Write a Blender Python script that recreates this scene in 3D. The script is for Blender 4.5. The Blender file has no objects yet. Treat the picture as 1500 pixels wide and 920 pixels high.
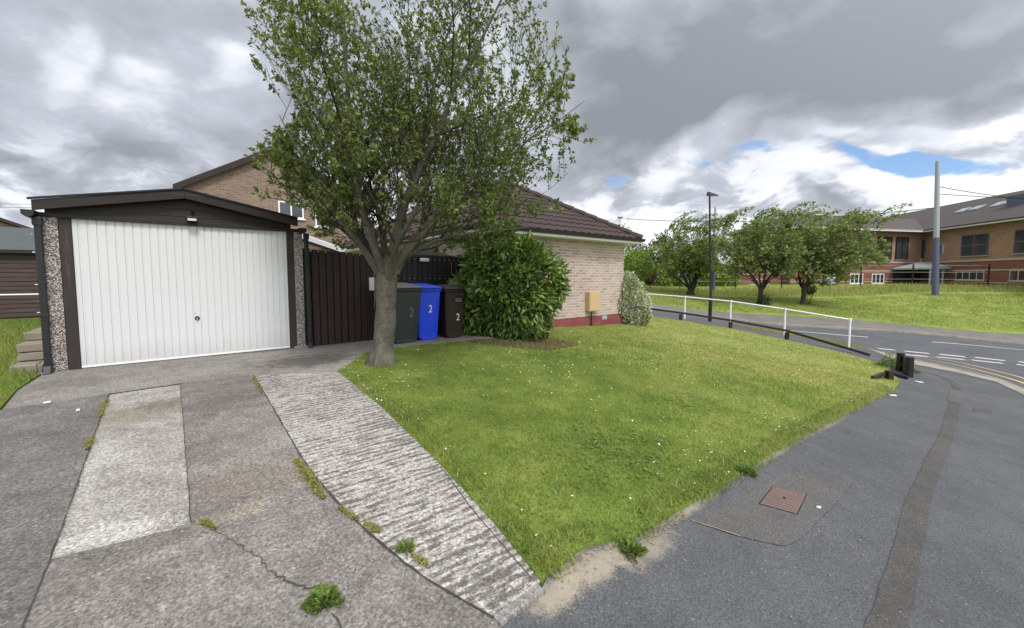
import bpy, bmesh, math, random
import numpy as np
from mathutils import Vector, Matrix
from mathutils.geometry import delaunay_2d_cdt
R = math.radians
SC = bpy.context.scene
COL = SC.collection

# ------------------------------------------------------------------ camera
CAM_H, PITCH = 1.2, R(3.8)
cd = bpy.data.cameras.new('camera'); cam = bpy.data.objects.new('camera', cd); COL.objects.link(cam)
cam.location = (0, 0, CAM_H); cam.rotation_euler = (R(90) - PITCH, 0, 0)
cd.sensor_width = 36; cd.lens = 14.4; cd.shift_y = -0.01; cd.clip_start = .05; cd.clip_end = 1500
SC.camera = cam
# ------------------------------------------------------------------ exposure
SC.view_settings.view_transform = 'Standard'; SC.view_settings.look = 'None'
SC.view_settings.exposure = 0.6; SC.view_settings.gamma = 1; SC.view_settings.use_curve_mapping = False
SC.cycles.use_denoising = True; SC.cycles.max_bounces = 6; SC.cycles.transparent_max_bounces = 8
SC.cycles.diffuse_bounces = 3; SC.cycles.glossy_bounces = 2; SC.cycles.transmission_bounces = 3
SC.cycles.sample_clamp_indirect = 6
# ------------------------------------------------------------------ sun
SUN_EL, SUN_AZ = R(52), R(150)          # azimuth clockwise from +Y
SUN_DIR = Vector((math.sin(SUN_AZ) * math.cos(SUN_EL), math.cos(SUN_AZ) * math.cos(SUN_EL), math.sin(SUN_EL)))
sl = bpy.data.lights.new('sun', 'SUN'); sl.energy = 1.7; sl.angle = R(14); sl.color = (1, .95, .87)
so = bpy.data.objects.new('sun', sl); COL.objects.link(so)
so.rotation_euler = (-SUN_DIR).to_track_quat('-Z', 'Y').to_euler()


# ------------------------------------------------------------------ node helper
class NT:
    def __init__(s, nt): s.nt = nt
    def n(s, typ, *ins, **kw):
        nd = s.nt.nodes.new(typ)
        for k, v in kw.items():
            if k.startswith('in_'): s.set(nd.inputs[k[3:].replace('_', ' ')], v)
            else: setattr(nd, k, v)
        for i, v in enumerate(ins):
            if v is not None: s.set(nd.inputs[i], v)
        return nd
    def set(s, inp, v):
        if isinstance(v, bpy.types.NodeSocket): s.nt.links.new(v, inp)
        elif isinstance(v, bpy.types.Node): s.nt.links.new(v.outputs[0], inp)
        else:
            if isinstance(v, (tuple, list)) and len(v) == 3 and inp.type == 'RGBA': v = (*v, 1)
            inp.default_value = v
    def math(s, op, a, b=None, c=None, clamp=False):
        return s.n('ShaderNodeMath', a, b, c, operation=op, use_clamp=clamp).outputs[0]
    def vm(s, op, a, b=None):
        nd = s.n('ShaderNodeVectorMath', a, b, operation=op)
        return nd.outputs['Value'] if op in ('DOT_PRODUCT', 'LENGTH', 'DISTANCE') else nd.outputs[0]
    def sstep(s, v, lo, hi, a=0., b=1.):
        return s.n('ShaderNodeMapRange', v, lo, hi, a, b, interpolation_type='SMOOTHSTEP').outputs[0]
    def noise(s, vec, scale, detail=4, rough=.55, dist=0.):
        return s.n('ShaderNodeTexNoise', in_Vector=vec, in_Scale=scale, in_Detail=detail, in_Roughness=rough, in_Distortion=dist).outputs[0]
    def mix(s, f, a, b, blend='MIX'):
        nd = s.nt.nodes.new('ShaderNodeMix'); nd.data_type = 'RGBA'; nd.blend_type = blend
        for k, v in ((0, f), (6, a), (7, b)): s.set(nd.inputs[k], v)
        return nd.outputs[2]
    def ramp(s, f, *stops, interp='LINEAR'):
        nd = s.n('ShaderNodeValToRGB', f); cr = nd.color_ramp; cr.interpolation = interp
        while len(cr.elements) < len(stops): cr.elements.new(.5)
        for e, (p, c) in zip(cr.elements, stops): e.position = p; e.color = (*c, 1) if len(c) == 3 else c
        return nd.outputs[0]
    def bump(s, h, strength=.5, dist=.01):
        return s.n('ShaderNodeBump', in_Height=h, in_Strength=strength, in_Distance=dist).outputs[0]
    def mapping(s, vec, scale=(1, 1, 1), rot=(0, 0, 0), loc=(0, 0, 0)):
        return s.n('ShaderNodeMapping', in_Vector=vec, in_Scale=scale, in_Rotation=rot, in_Location=loc).outputs[0]


# ------------------------------------------------------------------ world: blue sky under broken cloud
w = bpy.data.worlds.new('World'); SC.world = w; w.use_nodes = True
T = NT(w.node_tree); w.node_tree.nodes.clear()
sky = T.n('ShaderNodeTexSky', sky_type='NISHITA', sun_disc=False, sun_elevation=SUN_EL, sun_rotation=SUN_AZ, altitude=100, ozone_density=2.0)
dr = T.vm('NORMALIZE', T.n('ShaderNodeTexCoord').outputs['Generated'])
sep = T.n('ShaderNodeSeparateXYZ', dr)
zz = T.math('ADD', T.math('MAXIMUM', sep.outputs[2], 0.0), .13)
plane = T.n('ShaderNodeCombineXYZ', T.math('DIVIDE', sep.outputs[0], zz), T.math('DIVIDE', sep.outputs[1], zz), 0.)
warp = T.vm('ADD', dr, T.vm('MULTIPLY', T.vm('SUBTRACT', T.n('ShaderNodeTexNoise', in_Vector=dr, in_Scale=2.6, in_Detail=5.).outputs[1], (.5, .5, .5)), (.34, .34, .34)))
def ray_dir(px, py):
    u = (px - 750) / 600; v = (445 - py) / 600
    return Vector((u, math.cos(PITCH) + v * math.sin(PITCH), -math.sin(PITCH) + v * math.cos(PITCH)))
def blob(px, py, hw, hh, tilt=0, vec=warp, lo=.45, hi=1.15):
    c = ray_dir(px, py); n = c.normalized()
    k = 600 * c.length
    du = (ray_dir(px + 1, py).normalized() - n) * k; dv = (ray_dir(px, py - 1).normalized() - n) * k
    su, sv = hw / 600 / c.length ** 2 * 1.0, hh / 600 / c.length ** 2
    du.normalize(); dv = (dv - du * dv.dot(du)).normalized()
    ct, st = math.cos(R(tilt)), math.sin(R(tilt)); u = du * ct + dv * st; v = dv * ct - du * st
    su *= 1.25; sv *= 1.25
    d = T.vm('SUBTRACT', vec, tuple(n))
    a = T.math('DIVIDE', T.vm('DOT_PRODUCT', d, tuple(u)), su); b = T.math('DIVIDE', T.vm('DOT_PRODUCT', d, tuple(v)), sv)
    e = T.math('DIVIDE', T.vm('DOT_PRODUCT', d, tuple(n)), .6)
    r = T.math('SQRT', T.math('ADD', T.math('ADD', T.math('MULTIPLY', a, a), T.math('MULTIPLY', b, b)), T.math('MULTIPLY', e, e)))
    return T.sstep(r, lo, hi, 1., 0.)
wv_ = T.vm('MULTIPLY', T.vm('SUBTRACT', T.n('ShaderNodeTexNoise', in_Vector=dr, in_Scale=4.5, in_Detail=6.).outputs[1], (.5, .5, .5)), (.12, .12, .12))
dw = T.vm('ADD', dr, wv_)
n1 = T.noise(T.vm('MULTIPLY', dw, (2.6, 2.6, 4.4)), 1., 9, .52, .1)
n2 = T.noise(T.vm('ADD', T.vm('MULTIPLY', dw, (6., 6., 10.)), (3.3, 2.1, 5.)), 1., 7, .55, .1)
n3 = T.noise(T.vm('MULTIPLY', dw, (6.5, 6.5, 14.)), 1.0, 9, .56, .15)
lowband = T.sstep(sep.outputs[2], .10, .36, 1., 0.)
soft = T.math('ADD', T.math('MULTIPLY', T.sstep(n1, .3, .7, -.5, .5), .75), T.math('MULTIPLY', T.sstep(n2, .3, .7, -.5, .5), .35))
lown = T.sstep(n3, .38, .6, -.46, .5)
bright = T.math('ADD', .5, T.mix(lowband, soft, lown))
bright = T.math('MULTIPLY_ADD', T.math('SUBTRACT', bright, .5), .8, .5)
for f, k in (((230, 140, 120, 50, -8), .2), ((375, 115, 80, 60, 20), .3), ((50, 55, 90, 45, 10), .22), ((20, 270, 160, 60, 0), .18), ((650, 40, 80, 60, 0), .25),
             ((1130, 290, 330, 62, 6), .3), ((1370, 175, 260, 34, 12), .32), ((1010, 235, 90, 40, 35), .3), ((1120, 160, 60, 26, 30), .2), ((860, 320, 120, 60, 0), .3), ((1450, 265, 140, 24, 0), .4)):
    bright = T.math('ADD', bright, T.math('MULTIPLY', blob(*f), k))
for f, k in (((1060, 60, 330, 130, 6), .42), ((1440, 60, 230, 80, 4), .36), ((930, 170, 150, 90, 14), .38), ((640, 110, 280, 150, 0), .12), ((240, 40, 240, 60, 0), .16), ((120, 215, 180, 30, 0), .12), ((1240, 290, 120, 22, 0), .3), ((940, 300, 90, 22, 0), .25)):
    bright = T.math('SUBTRACT', bright, T.math('MULTIPLY', blob(*f), k))
bright = T.math('MINIMUM', T.math('MAXIMUM', bright, 0.), 1.)
ccol = T.ramp(bright, (0., (.20, .217, .245)), (.3, (.285, .303, .338)), (.58, (.385, .41, .465)), (.8, (.585, .605, .65)), (1., (.70, .71, .735)))
hole = T.math('ADD', blob(1330, 228, 210, 30, -3, lo=.3, hi=1.2), T.math('MULTIPLY', blob(1095, 245, 70, 16, 0, lo=.3, hi=1.2), .7))
hole = T.math('ADD', hole, T.math('MULTIPLY', blob(700, 30, 60, 40, 0), .45))
hole = T.math('ADD', hole, T.math('MULTIPLY', blob(900, 249, 26, 12, 0), .6))
hole = T.sstep(T.math('ADD', hole, T.math('MULTIPLY', T.math('SUBTRACT', T.noise(T.vm('MULTIPLY', dr, (9., 9., 26.)), 1., 5, .6), .5), 1.7)), .5, .95)
# unseen cloud round the veiled sun, behind the camera, brightened to light the scene
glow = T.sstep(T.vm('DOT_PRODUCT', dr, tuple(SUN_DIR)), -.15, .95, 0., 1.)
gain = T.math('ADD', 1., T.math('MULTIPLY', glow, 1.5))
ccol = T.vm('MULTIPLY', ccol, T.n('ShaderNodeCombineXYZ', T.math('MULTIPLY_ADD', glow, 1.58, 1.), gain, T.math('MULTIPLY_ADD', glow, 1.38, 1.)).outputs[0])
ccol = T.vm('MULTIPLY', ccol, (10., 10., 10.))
skc = T.vm('MULTIPLY', sky.outputs[0], (.95, 1.05, 1.2))
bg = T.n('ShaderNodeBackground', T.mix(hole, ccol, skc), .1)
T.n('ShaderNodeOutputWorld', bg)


# ------------------------------------------------------------------ photograph geometry -> world
def ray_np(x, y): return np.array(ray_dir(x, y))
A0 = R(39.06); DD = np.array([math.cos(A0), math.sin(A0)]); NN = np.array([DD[1], -DD[0]]); L0 = np.array([-5.619, 5.283])
def GP(s, t): return L0 + s * DD + t * NN
def ST(x, y):
    dx = np.asarray(x) - L0[0]; dy = np.asarray(y) - L0[1]
    return dx * DD[0] + dy * DD[1], dx * NN[0] + dy * NN[1]
_C = []
for s_ in (-8, -3, 0, 2.4, 4, 6): _C.append((*GP(s_, 0), 0))
for s_ in (-8, 0, 4): _C.append((*GP(s_, -6), 0))
_C.append((*GP(0, -16), .1))
for s_ in (-.5, 1.2, 2.8): _C += [(*GP(s_, 1), -.02), (*GP(s_, 4.9), -.21)]
_C += [(*GP(-3, 7.6), -.3), (*GP(1, 7.6), -.4), (*GP(-4, 4), -.12), (*GP(1, 12), -.75), (*GP(-6, 12), -.55)]
_C += [(-1.8, 5.6, -.03), (-1.3, 7.5, 0), (-.8, 7.8, -.02), (1.5, 10.9, -.15), (3.37, 12.41, -.25),
       (7.5, 8, -1.0), (9.6, 10, -1.19), (8, 18.9, -.75), (12, 14.4, -1.3), (6.6, 16, -.52), (8.1, 15.1, -.72), (9.6, 14.2, -1.0),
       (2.7, 2.16, -.66), (4, 5, -.69), (0, 2, -.33), (6, 4, -1.0), (2, 0, -.7), (10.4, 19, -1.08), (12.6, 17.6, -1.35), (13.5, 16.2, -1.53),
       (19.5, 18, -2.3), (23.9, 21, -2.37), (14.1, 22, -1.62), (13.1, 25, -1.34), (30, 24, -2.72), (30, 16, -2.9), (20, 8, -2.4), (12, 4, -1.7), (8, 0, -1.4),
       (33.7, 27, -2.6), (14.4, 27.5, -1.2), (37.2, 36, -.42), (18.8, 31, -.87), (22, 31, -.97), (15.7, 36, -.42),
       (45, 50, .2), (52, 40, 0), (30, 50, .3), (5, 30, 0), (5, 60, .8), (-20, 40, .3), (20, 60, .6), (60, 70, .5), (-40, 10, .2)]
_C = np.array(_C, float)
def _U(r2): return np.where(r2 > 1e-12, r2 * np.log(r2 + 1e-12) * .5, 0)
_n = len(_C)
_K = _U(((_C[:, None, :2] - _C[None, :, :2]) ** 2).sum(-1)) + np.eye(_n) * .6
_P = np.c_[np.ones(_n), _C[:, :2]]
_W = np.linalg.solve(np.block([[_K, _P], [_P.T, np.zeros((3, 3))]]), np.r_[_C[:, 2], 0, 0, 0])
def gz(x, y):
    x = np.asarray(x, float); y = np.asarray(y, float)
    out = np.empty(x.shape).ravel(); xf = x.ravel(); yf = y.ravel()
    for i in range(0, len(xf), 40000):
        a, b = xf[i:i + 40000], yf[i:i + 40000]
        r2 = (a[:, None] - _C[:, 0]) ** 2 + (b[:, None] - _C[:, 1]) ** 2
        out[i:i + 40000] = _U(r2) @ _W[:_n] + _W[_n] + _W[_n + 1] * a + _W[_n + 2] * b
    h = out.reshape(x.shape)
    r = np.hypot(x, y - 15); k = np.clip((r - 45) / 30, 0, 1); k = k * k * (3 - 2 * k)
    return h * (1 - k) + .4 * k
def gzf(x, y): return float(gz(np.array([x]), np.array([y]))[0])
_tt = np.concatenate([np.linspace(.8, 40, 1600), np.linspace(40.05, 150, 1500)])
def G(px, py, off=0.):
    p = np.array([0, 0, CAM_H]) + _tt[:, None] * ray_np(px, py)
    f = p[:, 2] - gz(p[:, 0], p[:, 1]) - off
    i = np.where(f < 0)[0][0]; a = f[i - 1] / (f[i - 1] - f[i])
    q = p[i - 1] + a * (p[i] - p[i - 1]); return float(q[0]), float(q[1])
def aty(px, py, Y):
    d = ray_np(px, py); return np.array([0, 0, CAM_H]) + Y / d[1] * d
def atwall(px, py, t=0.):
    """point of the photograph on the vertical plane t = const (parallel to the garage front): returns s, z"""
    d = ray_np(px, py); p0 = GP(0, t); n = NN
    k = (p0 @ n) / (d[:2] @ n); p = np.array([0, 0, CAM_H]) + k * d
    return float(ST(p[0], p[1])[0]), float(p[2])


# ------------------------------------------------------------------ object helpers
def tag(o, label=None, cat=None, group=None, kind=None):
    if label: o['label'] = label
    if cat: o['category'] = cat
    if group: o['group'] = group
    if kind: o['kind'] = kind
    return o
def thing(name, label, cat, loc=(0, 0, 0), rz=0., group=None):
    o = bpy.data.objects.new(name, None); COL.objects.link(o); o.empty_display_size = .2
    o.location = loc; o.rotation_euler = (0, 0, rz)
    return tag(o, label, cat, group)
def link_mesh(name, me, mat, parent=None):
    if mat: me.materials.append(mat)
    o = bpy.data.objects.new(name, me); COL.objects.link(o)
    if parent: o.parent = parent
    return o
def frame_axes(d):
    d = np.array(d, float); d /= np.linalg.norm(d) + 1e-9
    a = np.array([0, 0, 1.]) if abs(d[2]) < .9 else np.array([1., 0, 0])
    u = np.cross(a, d); u /= np.linalg.norm(u); return u, np.cross(d, u), d
class MB:
    def __init__(s): s.v = []; s.f = []
    def face(s, *pts):
        i = len(s.v); s.v += [tuple(map(float, p)) for p in pts]; s.f.append(tuple(range(i, i + len(pts)))); return s
    def hexa(s, b, t):
        i = len(s.v); s.v += [tuple(map(float, p)) for p in list(b) + list(t)]
        n = len(b); s.f.append(tuple(range(i + n - 1, i - 1, -1))); s.f.append(tuple(range(i + n, i + 2 * n)))
        for k in range(n):
            j = (k + 1) % n; s.f.append((i + k, i + j, i + n + j, i + n + k))
        return s
    def box(s, x0, x1, y0, y1, z0, z1):
        q = [(x0, y0), (x1, y0), (x1, y1), (x0, y1)]
        return s.hexa([(x, y, z0) for x, y in q], [(x, y, z1) for x, y in q])
    def bar(s, p, q, w, h, up=(0, 0, 1)):
        p = np.array(p, float); q = np.array(q, float); d = q - p; d /= np.linalg.norm(d)
        u = np.cross(d, np.array(up, float)); u /= np.linalg.norm(u) + 1e-9; v = np.cross(u, d)
        c = [u * w / 2 * a + v * h / 2 * b for a, b in ((-1, -1), (1, -1), (1, 1), (-1, 1))]
        return s.hexa([p + k for k in c], [q + k for k in c])
    def prism(s, poly, axis_from, axis_to):
        """poly (list of 3-vectors) swept by axis_to - axis_from"""
        d = np.array(axis_to, float) - np.array(axis_from, float)
        return s.hexa(poly, [np.array(p, float) + d for p in poly])
    def tube(s, pts, rad, n=8, cap=True):
        pts = np.array(pts, float); m = len(pts); rad = np.broadcast_to(rad, (m,)); i0 = len(s.v)
        tan = np.gradient(pts, axis=0) if m > 2 else np.repeat((pts[1] - pts[0])[None], 2, 0)
        u, v, _ = frame_axes(tan[0])
        for k in range(m):
            t = tan[k] / (np.linalg.norm(tan[k]) + 1e-9); u = u - t * (u @ t); u /= np.linalg.norm(u) + 1e-9; v = np.cross(t, u)
            for j in range(n):
                a = 2 * math.pi * j / n; s.v.append(tuple(pts[k] + rad[k] * (math.cos(a) * u + math.sin(a) * v)))
        for k in range(m - 1):
            for j in range(n):
                a, b = i0 + k * n + j, i0 + k * n + (j + 1) % n; s.f.append((a, b, b + n, a + n))
        if cap:
            s.f.append(tuple(range(i0 + n - 1, i0 - 1, -1))); s.f.append(tuple(range(i0 + (m - 1) * n, i0 + m * n)))
        return s
    def build(s, name, mat, parent=None, bevel=0, smooth=None, mtx=None, uvfn=None):
        me = bpy.data.meshes.new(name); me.from_pydata(s.v, [], s.f); me.update()
        bm = bmesh.new(); bm.from_mesh(me); bmesh.ops.recalc_face_normals(bm, faces=bm.faces)
        uvl = bm.loops.layers.uv.new('uv')
        for f in bm.faces:
            n = f.normal
            for l in f.loops:
                c = l.vert.co
                if uvfn: l[uvl].uv = uvfn(c)
                elif abs(n.z) > .75: l[uvl].uv = (c.x, c.y)
                else:
                    h = math.hypot(n.x, n.y) or 1; l[uvl].uv = (c.x * -n.y / h + c.y * n.x / h, c.z)
        bm.to_mesh(me); bm.free()
        if smooth is not None:
            me.shade_smooth(); me.set_sharp_from_angle(angle=R(smooth))
        o = link_mesh(name, me, mat, parent)
        if mtx is not None: o.matrix_local = mtx
        if bevel:
            b = o.modifiers.new('bevel', 'BEVEL'); b.width = bevel; b.segments = 2; b.limit_method = 'ANGLE'; b.angle_limit = R(40)
        return o
def mesh_np(name, V, F, mat, parent=None, attrs=None):
    """V (n,3), F (m,k) int; attrs {name: per-vertex float}"""
    me = bpy.data.meshes.new(name); k = F.shape[1]
    me.vertices.add(len(V)); me.vertices.foreach_set('co', np.ascontiguousarray(V, np.float32).ravel())
    me.loops.add(F.size); me.loops.foreach_set('vertex_index', np.ascontiguousarray(F, np.int32).ravel())
    me.polygons.add(len(F)); me.polygons.foreach_set('loop_start', np.arange(0, F.size, k, dtype=np.int32))
    for an, av in (attrs or {}).items():
        at = me.attributes.new(an, 'FLOAT', 'POINT'); at.data.foreach_set('value', np.ascontiguousarray(av, np.float32))
    me.update(calc_edges=True); me.validate()
    return link_mesh(name, me, mat, parent)
def struct(o): o['kind'] = 'structure'; return o
def densify(poly, res):
    out = []
    for i in range(len(poly)):
        a, b = np.array(poly[i], float), np.array(poly[(i + 1) % len(poly)], float)
        n = max(1, int(np.ceil(np.linalg.norm(b - a) / res)))
        out += [tuple(a + (b - a) * k / n) for k in range(n)]
    return out
def inpoly(pts, poly):
    x, y = pts[:, 0], pts[:, 1]; c = np.zeros(len(pts), bool); j = len(poly) - 1
    for i in range(len(poly)):
        xi, yi = poly[i]; xj, yj = poly[j]
        m = ((yi > y) != (yj > y)) & (x < (xj - xi) * (y - yi) / (yj - yi + 1e-12) + xi); c ^= m; j = i
    return c
def sheet(name, poly, mat, off=0., res=.4, hfn=None, skirt=0.):
    poly = [tuple(map(float, p)) for p in poly]; b = densify(poly, res); P = np.array(b)
    lo, hi = P.min(0), P.max(0)
    gx, gy = np.meshgrid(np.arange(lo[0] + res * .37, hi[0], res), np.arange(lo[1] + res * .41, hi[1], res))
    q = np.c_[gx.ravel(), gy.ravel()]; q = q[inpoly(q, poly)]
    if len(q):
        ed = np.roll(P, -1, 0) - P; keep = np.ones(len(q), bool)
        for i in range(0, len(q), 4000):
            dmin = np.min(((q[i:i + 4000, None] - P[None]) ** 2).sum(-1), 1); keep[i:i + 4000] = dmin > (res * .45) ** 2
        q = q[keep]
    pts = [Vector(p) for p in b] + [Vector(p) for p in q]
    vs, es, fs, *_ = delaunay_2d_cdt(pts, [(i, (i + 1) % len(b)) for i in range(len(b))], [], 2, 1e-6)
    xy = np.array([tuple(v) for v in vs]); z = (hfn(xy[:, 0], xy[:, 1]) if hfn else gz(xy[:, 0], xy[:, 1])) + off
    mb = MB(); mb.v = [(x, y, zz_) for (x, y), zz_ in zip(xy, z)]
    mb.f = [tuple(f) for f in fs if inpoly(np.array([xy[list(f)].mean(0)]), poly)[0]]
    if skirt:
        n0 = len(mb.v); zb = (hfn(P[:, 0], P[:, 1]) if hfn else gz(P[:, 0], P[:, 1])) + off
        mb.v += [(x, y, h) for (x, y), h in zip(P, zb)] + [(x, y, h - skirt) for (x, y), h in zip(P, zb)]
        m = len(P); mb.f += [(n0 + i, n0 + (i + 1) % m, n0 + m + (i + 1) % m, n0 + m + i) for i in range(m)]
    def uv(c):
        a, t = ST(c.x, c.y); return (float(a), float(t))
    o = mb.build(name, mat, uvfn=uv)
    for p in o.data.polygons:
        if p.normal.z < -.2: p.flip()
    return struct(o)
def ribbon(name, pts, width, mat, off, res=.25, thick=0.):
    """a flat strip of given width following the ground along pts"""
    P = np.array(pts, float); d = np.r_[0, np.cumsum(np.linalg.norm(np.diff(P, axis=0), axis=1))]
    n = max(2, int(d[-1] / res)); u = np.linspace(0, d[-1], n); C = np.c_[np.interp(u, d, P[:, 0]), np.interp(u, d, P[:, 1])]
    tn = np.gradient(C, axis=0); tn /= np.linalg.norm(tn, axis=1)[:, None]; nr = np.c_[-tn[:, 1], tn[:, 0]]
    wv = np.interp(u, d, np.broadcast_to(width, len(P))) if np.ndim(width) else np.full(n, width)
    mb = MB(); a = C + nr * wv[:, None] / 2; b = C - nr * wv[:, None] / 2
    za = gz(a[:, 0], a[:, 1]) + off; zb = gz(b[:, 0], b[:, 1]) + off
    for i in range(n - 1):
        q = [(*a[i], za[i]), (*b[i], zb[i]), (*b[i + 1], zb[i + 1]), (*a[i + 1], za[i + 1])]
        if thick: mb.hexa([(x, y, z - thick) for x, y, z in q], q)
        else: mb.face(*q)
    def uv(c):
        s_, t_ = ST(c.x, c.y); return (float(s_), float(t_))
    o = mb.build(name, mat, uvfn=uv)
    if not thick:
        for p in o.data.polygons:
            if p.normal.z < 0: p.flip()
    return struct(o)
def spline(pts, n=8):
    P = np.array(pts, float); P = np.vstack([2 * P[0] - P[1], P, 2 * P[-1] - P[-2]]); out = []
    for i in range(1, len(P) - 2):
        for k in range(n):
            t = k / n; a, b, c, d = P[i - 1:i + 3]
            out.append(.5 * (2 * b + (c - a) * t + (2 * a - 5 * b + 4 * c - d) * t * t + (3 * b - a - 3 * c + d) * t ** 3))
    out.append(P[-2]); return np.array(out)


# ------------------------------------------------------------------ materials
def M(name):
    m = bpy.data.materials.new(name); m.use_nodes = True; m.node_tree.nodes.clear(); t = NT(m.node_tree)
    return m, t
def out(t, shader): t.n('ShaderNodeOutputMaterial', shader)
def pbsdf(t, col, rough=.6, spec=.5, normal=None, metal=0., coat=0.):
    b = t.n('ShaderNodeBsdfPrincipled'); t.set(b.inputs['Base Color'], col); t.set(b.inputs['Roughness'], rough)
    b.inputs['Specular IOR Level'].default_value = spec; b.inputs['Metallic'].default_value = metal
    if normal is not None: t.set(b.inputs['Normal'], normal)
    if coat: b.inputs['Coat Weight'].default_value = coat
    return b
def uvc(t): return t.n('ShaderNodeTexCoord').outputs['UV']
def objc(t): return t.n('ShaderNodeTexCoord').outputs['Object']
def simple(name, col, rough=.55, var=.18, spec=.4, scale=6., bumps=.15, metal=0.):
    m, t = M(name); c = objc(t)
    n = t.noise(c, scale, 5); f = t.noise(c, scale * 9, 3)
    col1 = tuple(x * (1 - var) for x in col); col2 = tuple(min(1, x * (1 + var)) for x in col)
    cc = t.mix(t.math('ADD', t.math('MULTIPLY', n, .7), t.math('MULTIPLY', f, .3)), col1, col2)
    out(t, pbsdf(t, cc, rough, spec, t.bump(f, bumps, .004), metal)); return m
def concrete(name, c1, c2, c3, ridges=0., speck=.3, fine=1., stains=(), rough_bump=.7):
    m, t = M(name); c = uvc(t)
    big = t.noise(c, .8, 7, .66); mid = t.noise(c, 4.5, 7, .7); fin = t.noise(c, 55., 5, .75); gr = t.noise(c, 170., 2, .6); strk = t.noise(t.mapping(c, (22, 3, 1)), 1., 4, .7)
    v = t.math('ADD', t.math('MULTIPLY', big, .5), t.math('ADD', t.math('MULTIPLY', mid, .38), t.math('MULTIPLY', strk, .12)))
    col = t.ramp(v, (.38, c1), (.5, c2), (.61, c3))
    for (s_, t_, a_, b_, cc, k) in stains:
        d = t.vm('LENGTH', t.vm('DIVIDE', t.vm('SUBTRACT', c, (s_, t_, 0)), (a_, b_, 1)))
        d = t.math('ADD', d, t.math('MULTIPLY', t.math('SUBTRACT', t.noise(c, 7., 6, .75), .5), 2.6)); d = t.math('ADD', d, t.math('MULTIPLY', t.math('SUBTRACT', fin, .5), 1.2))
        col = t.mix(t.math('MULTIPLY', t.sstep(d, .45, .95, 1., 0.), k), col, cc)
    if ridges:
        q1 = t.noise(t.vm('ADD', t.mapping(c, (5.5, 17, 1)), t.vm('MULTIPLY', t.n('ShaderNodeTexNoise', in_Vector=c, in_Scale=3.).outputs[1], (.6, 1.1, 0))), 1., 4, .55)
        q2 = t.noise(t.mapping(c, (22, 44, 1)), 1., 4, .65); q3 = t.noise(c, 26., 4, .7)
        wv = t.n('ShaderNodeTexWave', in_Vector=t.mapping(c, (.22, 1, 1)), in_Scale=5.4, in_Distortion=6., in_Detail=4., in_Detail_Scale=3., in_Detail_Roughness=.7, bands_direction='Y').outputs[0]
        q = t.math('ADD', t.math('ADD', t.math('MULTIPLY', q1, .42), t.math('MULTIPLY', q2, .3)), t.math('ADD', t.math('MULTIPLY', q3, .3), t.math('MULTIPLY', wv, .12)))
        wm = t.sstep(t.math('ADD', q, t.math('MULTIPLY', t.math('SUBTRACT', big, .5), .4)), .475, .63)
        col = t.mix(wm, t.mix(mid, tuple(x * .95 for x in c1), tuple(x * 1.5 for x in c1)), t.mix(q3, c2, tuple(min(.8, x * 1.12) for x in c3)))
    col = t.mix(t.math('MULTIPLY', t.sstep(fin, .38, .66), .6 * fine), col, tuple(x * .42 for x in c1))
    ag = t.n('ShaderNodeSeparateColor', t.n('ShaderNodeTexVoronoi', in_Vector=c, in_Scale=85.).outputs['Color']).outputs[0]
    col = t.mix(1., col, t.ramp(ag, (0., (.7,) * 3), (.5, (1., 1., 1.)), (1., (1.36,) * 3)), 'MULTIPLY')
    vo = t.n('ShaderNodeTexVoronoi', in_Vector=c, in_Scale=38., in_Randomness=1.); sc_ = t.n('ShaderNodeSeparateColor', vo.outputs['Color'])
    spk = t.math('MULTIPLY', t.sstep(vo.outputs['Distance'], .1, t.math('MULTIPLY_ADD', sc_.outputs[1], .28, .14), 1., 0.), t.sstep(sc_.outputs[0], .6, .85))
    col = t.mix(t.math('MULTIPLY', spk, speck), col, tuple(min(.7, x * 1.7) for x in c3))
    dk = t.math('MULTIPLY', t.sstep(vo.outputs['Distance'], .1, .3, 1., 0.), t.sstep(sc_.outputs[2], .7, .85))
    col = t.mix(t.math('MULTIPLY', dk, .5), col, tuple(x * .5 for x in c1))
    h = t.math('ADD', t.math('MULTIPLY', fin, .6), t.math('MULTIPLY', gr, .35))
    if ridges: h = t.math('ADD', h, t.math('MULTIPLY', wm, 1.2))
    out(t, pbsdf(t, col, .9, .25, t.bump(h, rough_bump, .008))); return m
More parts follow.
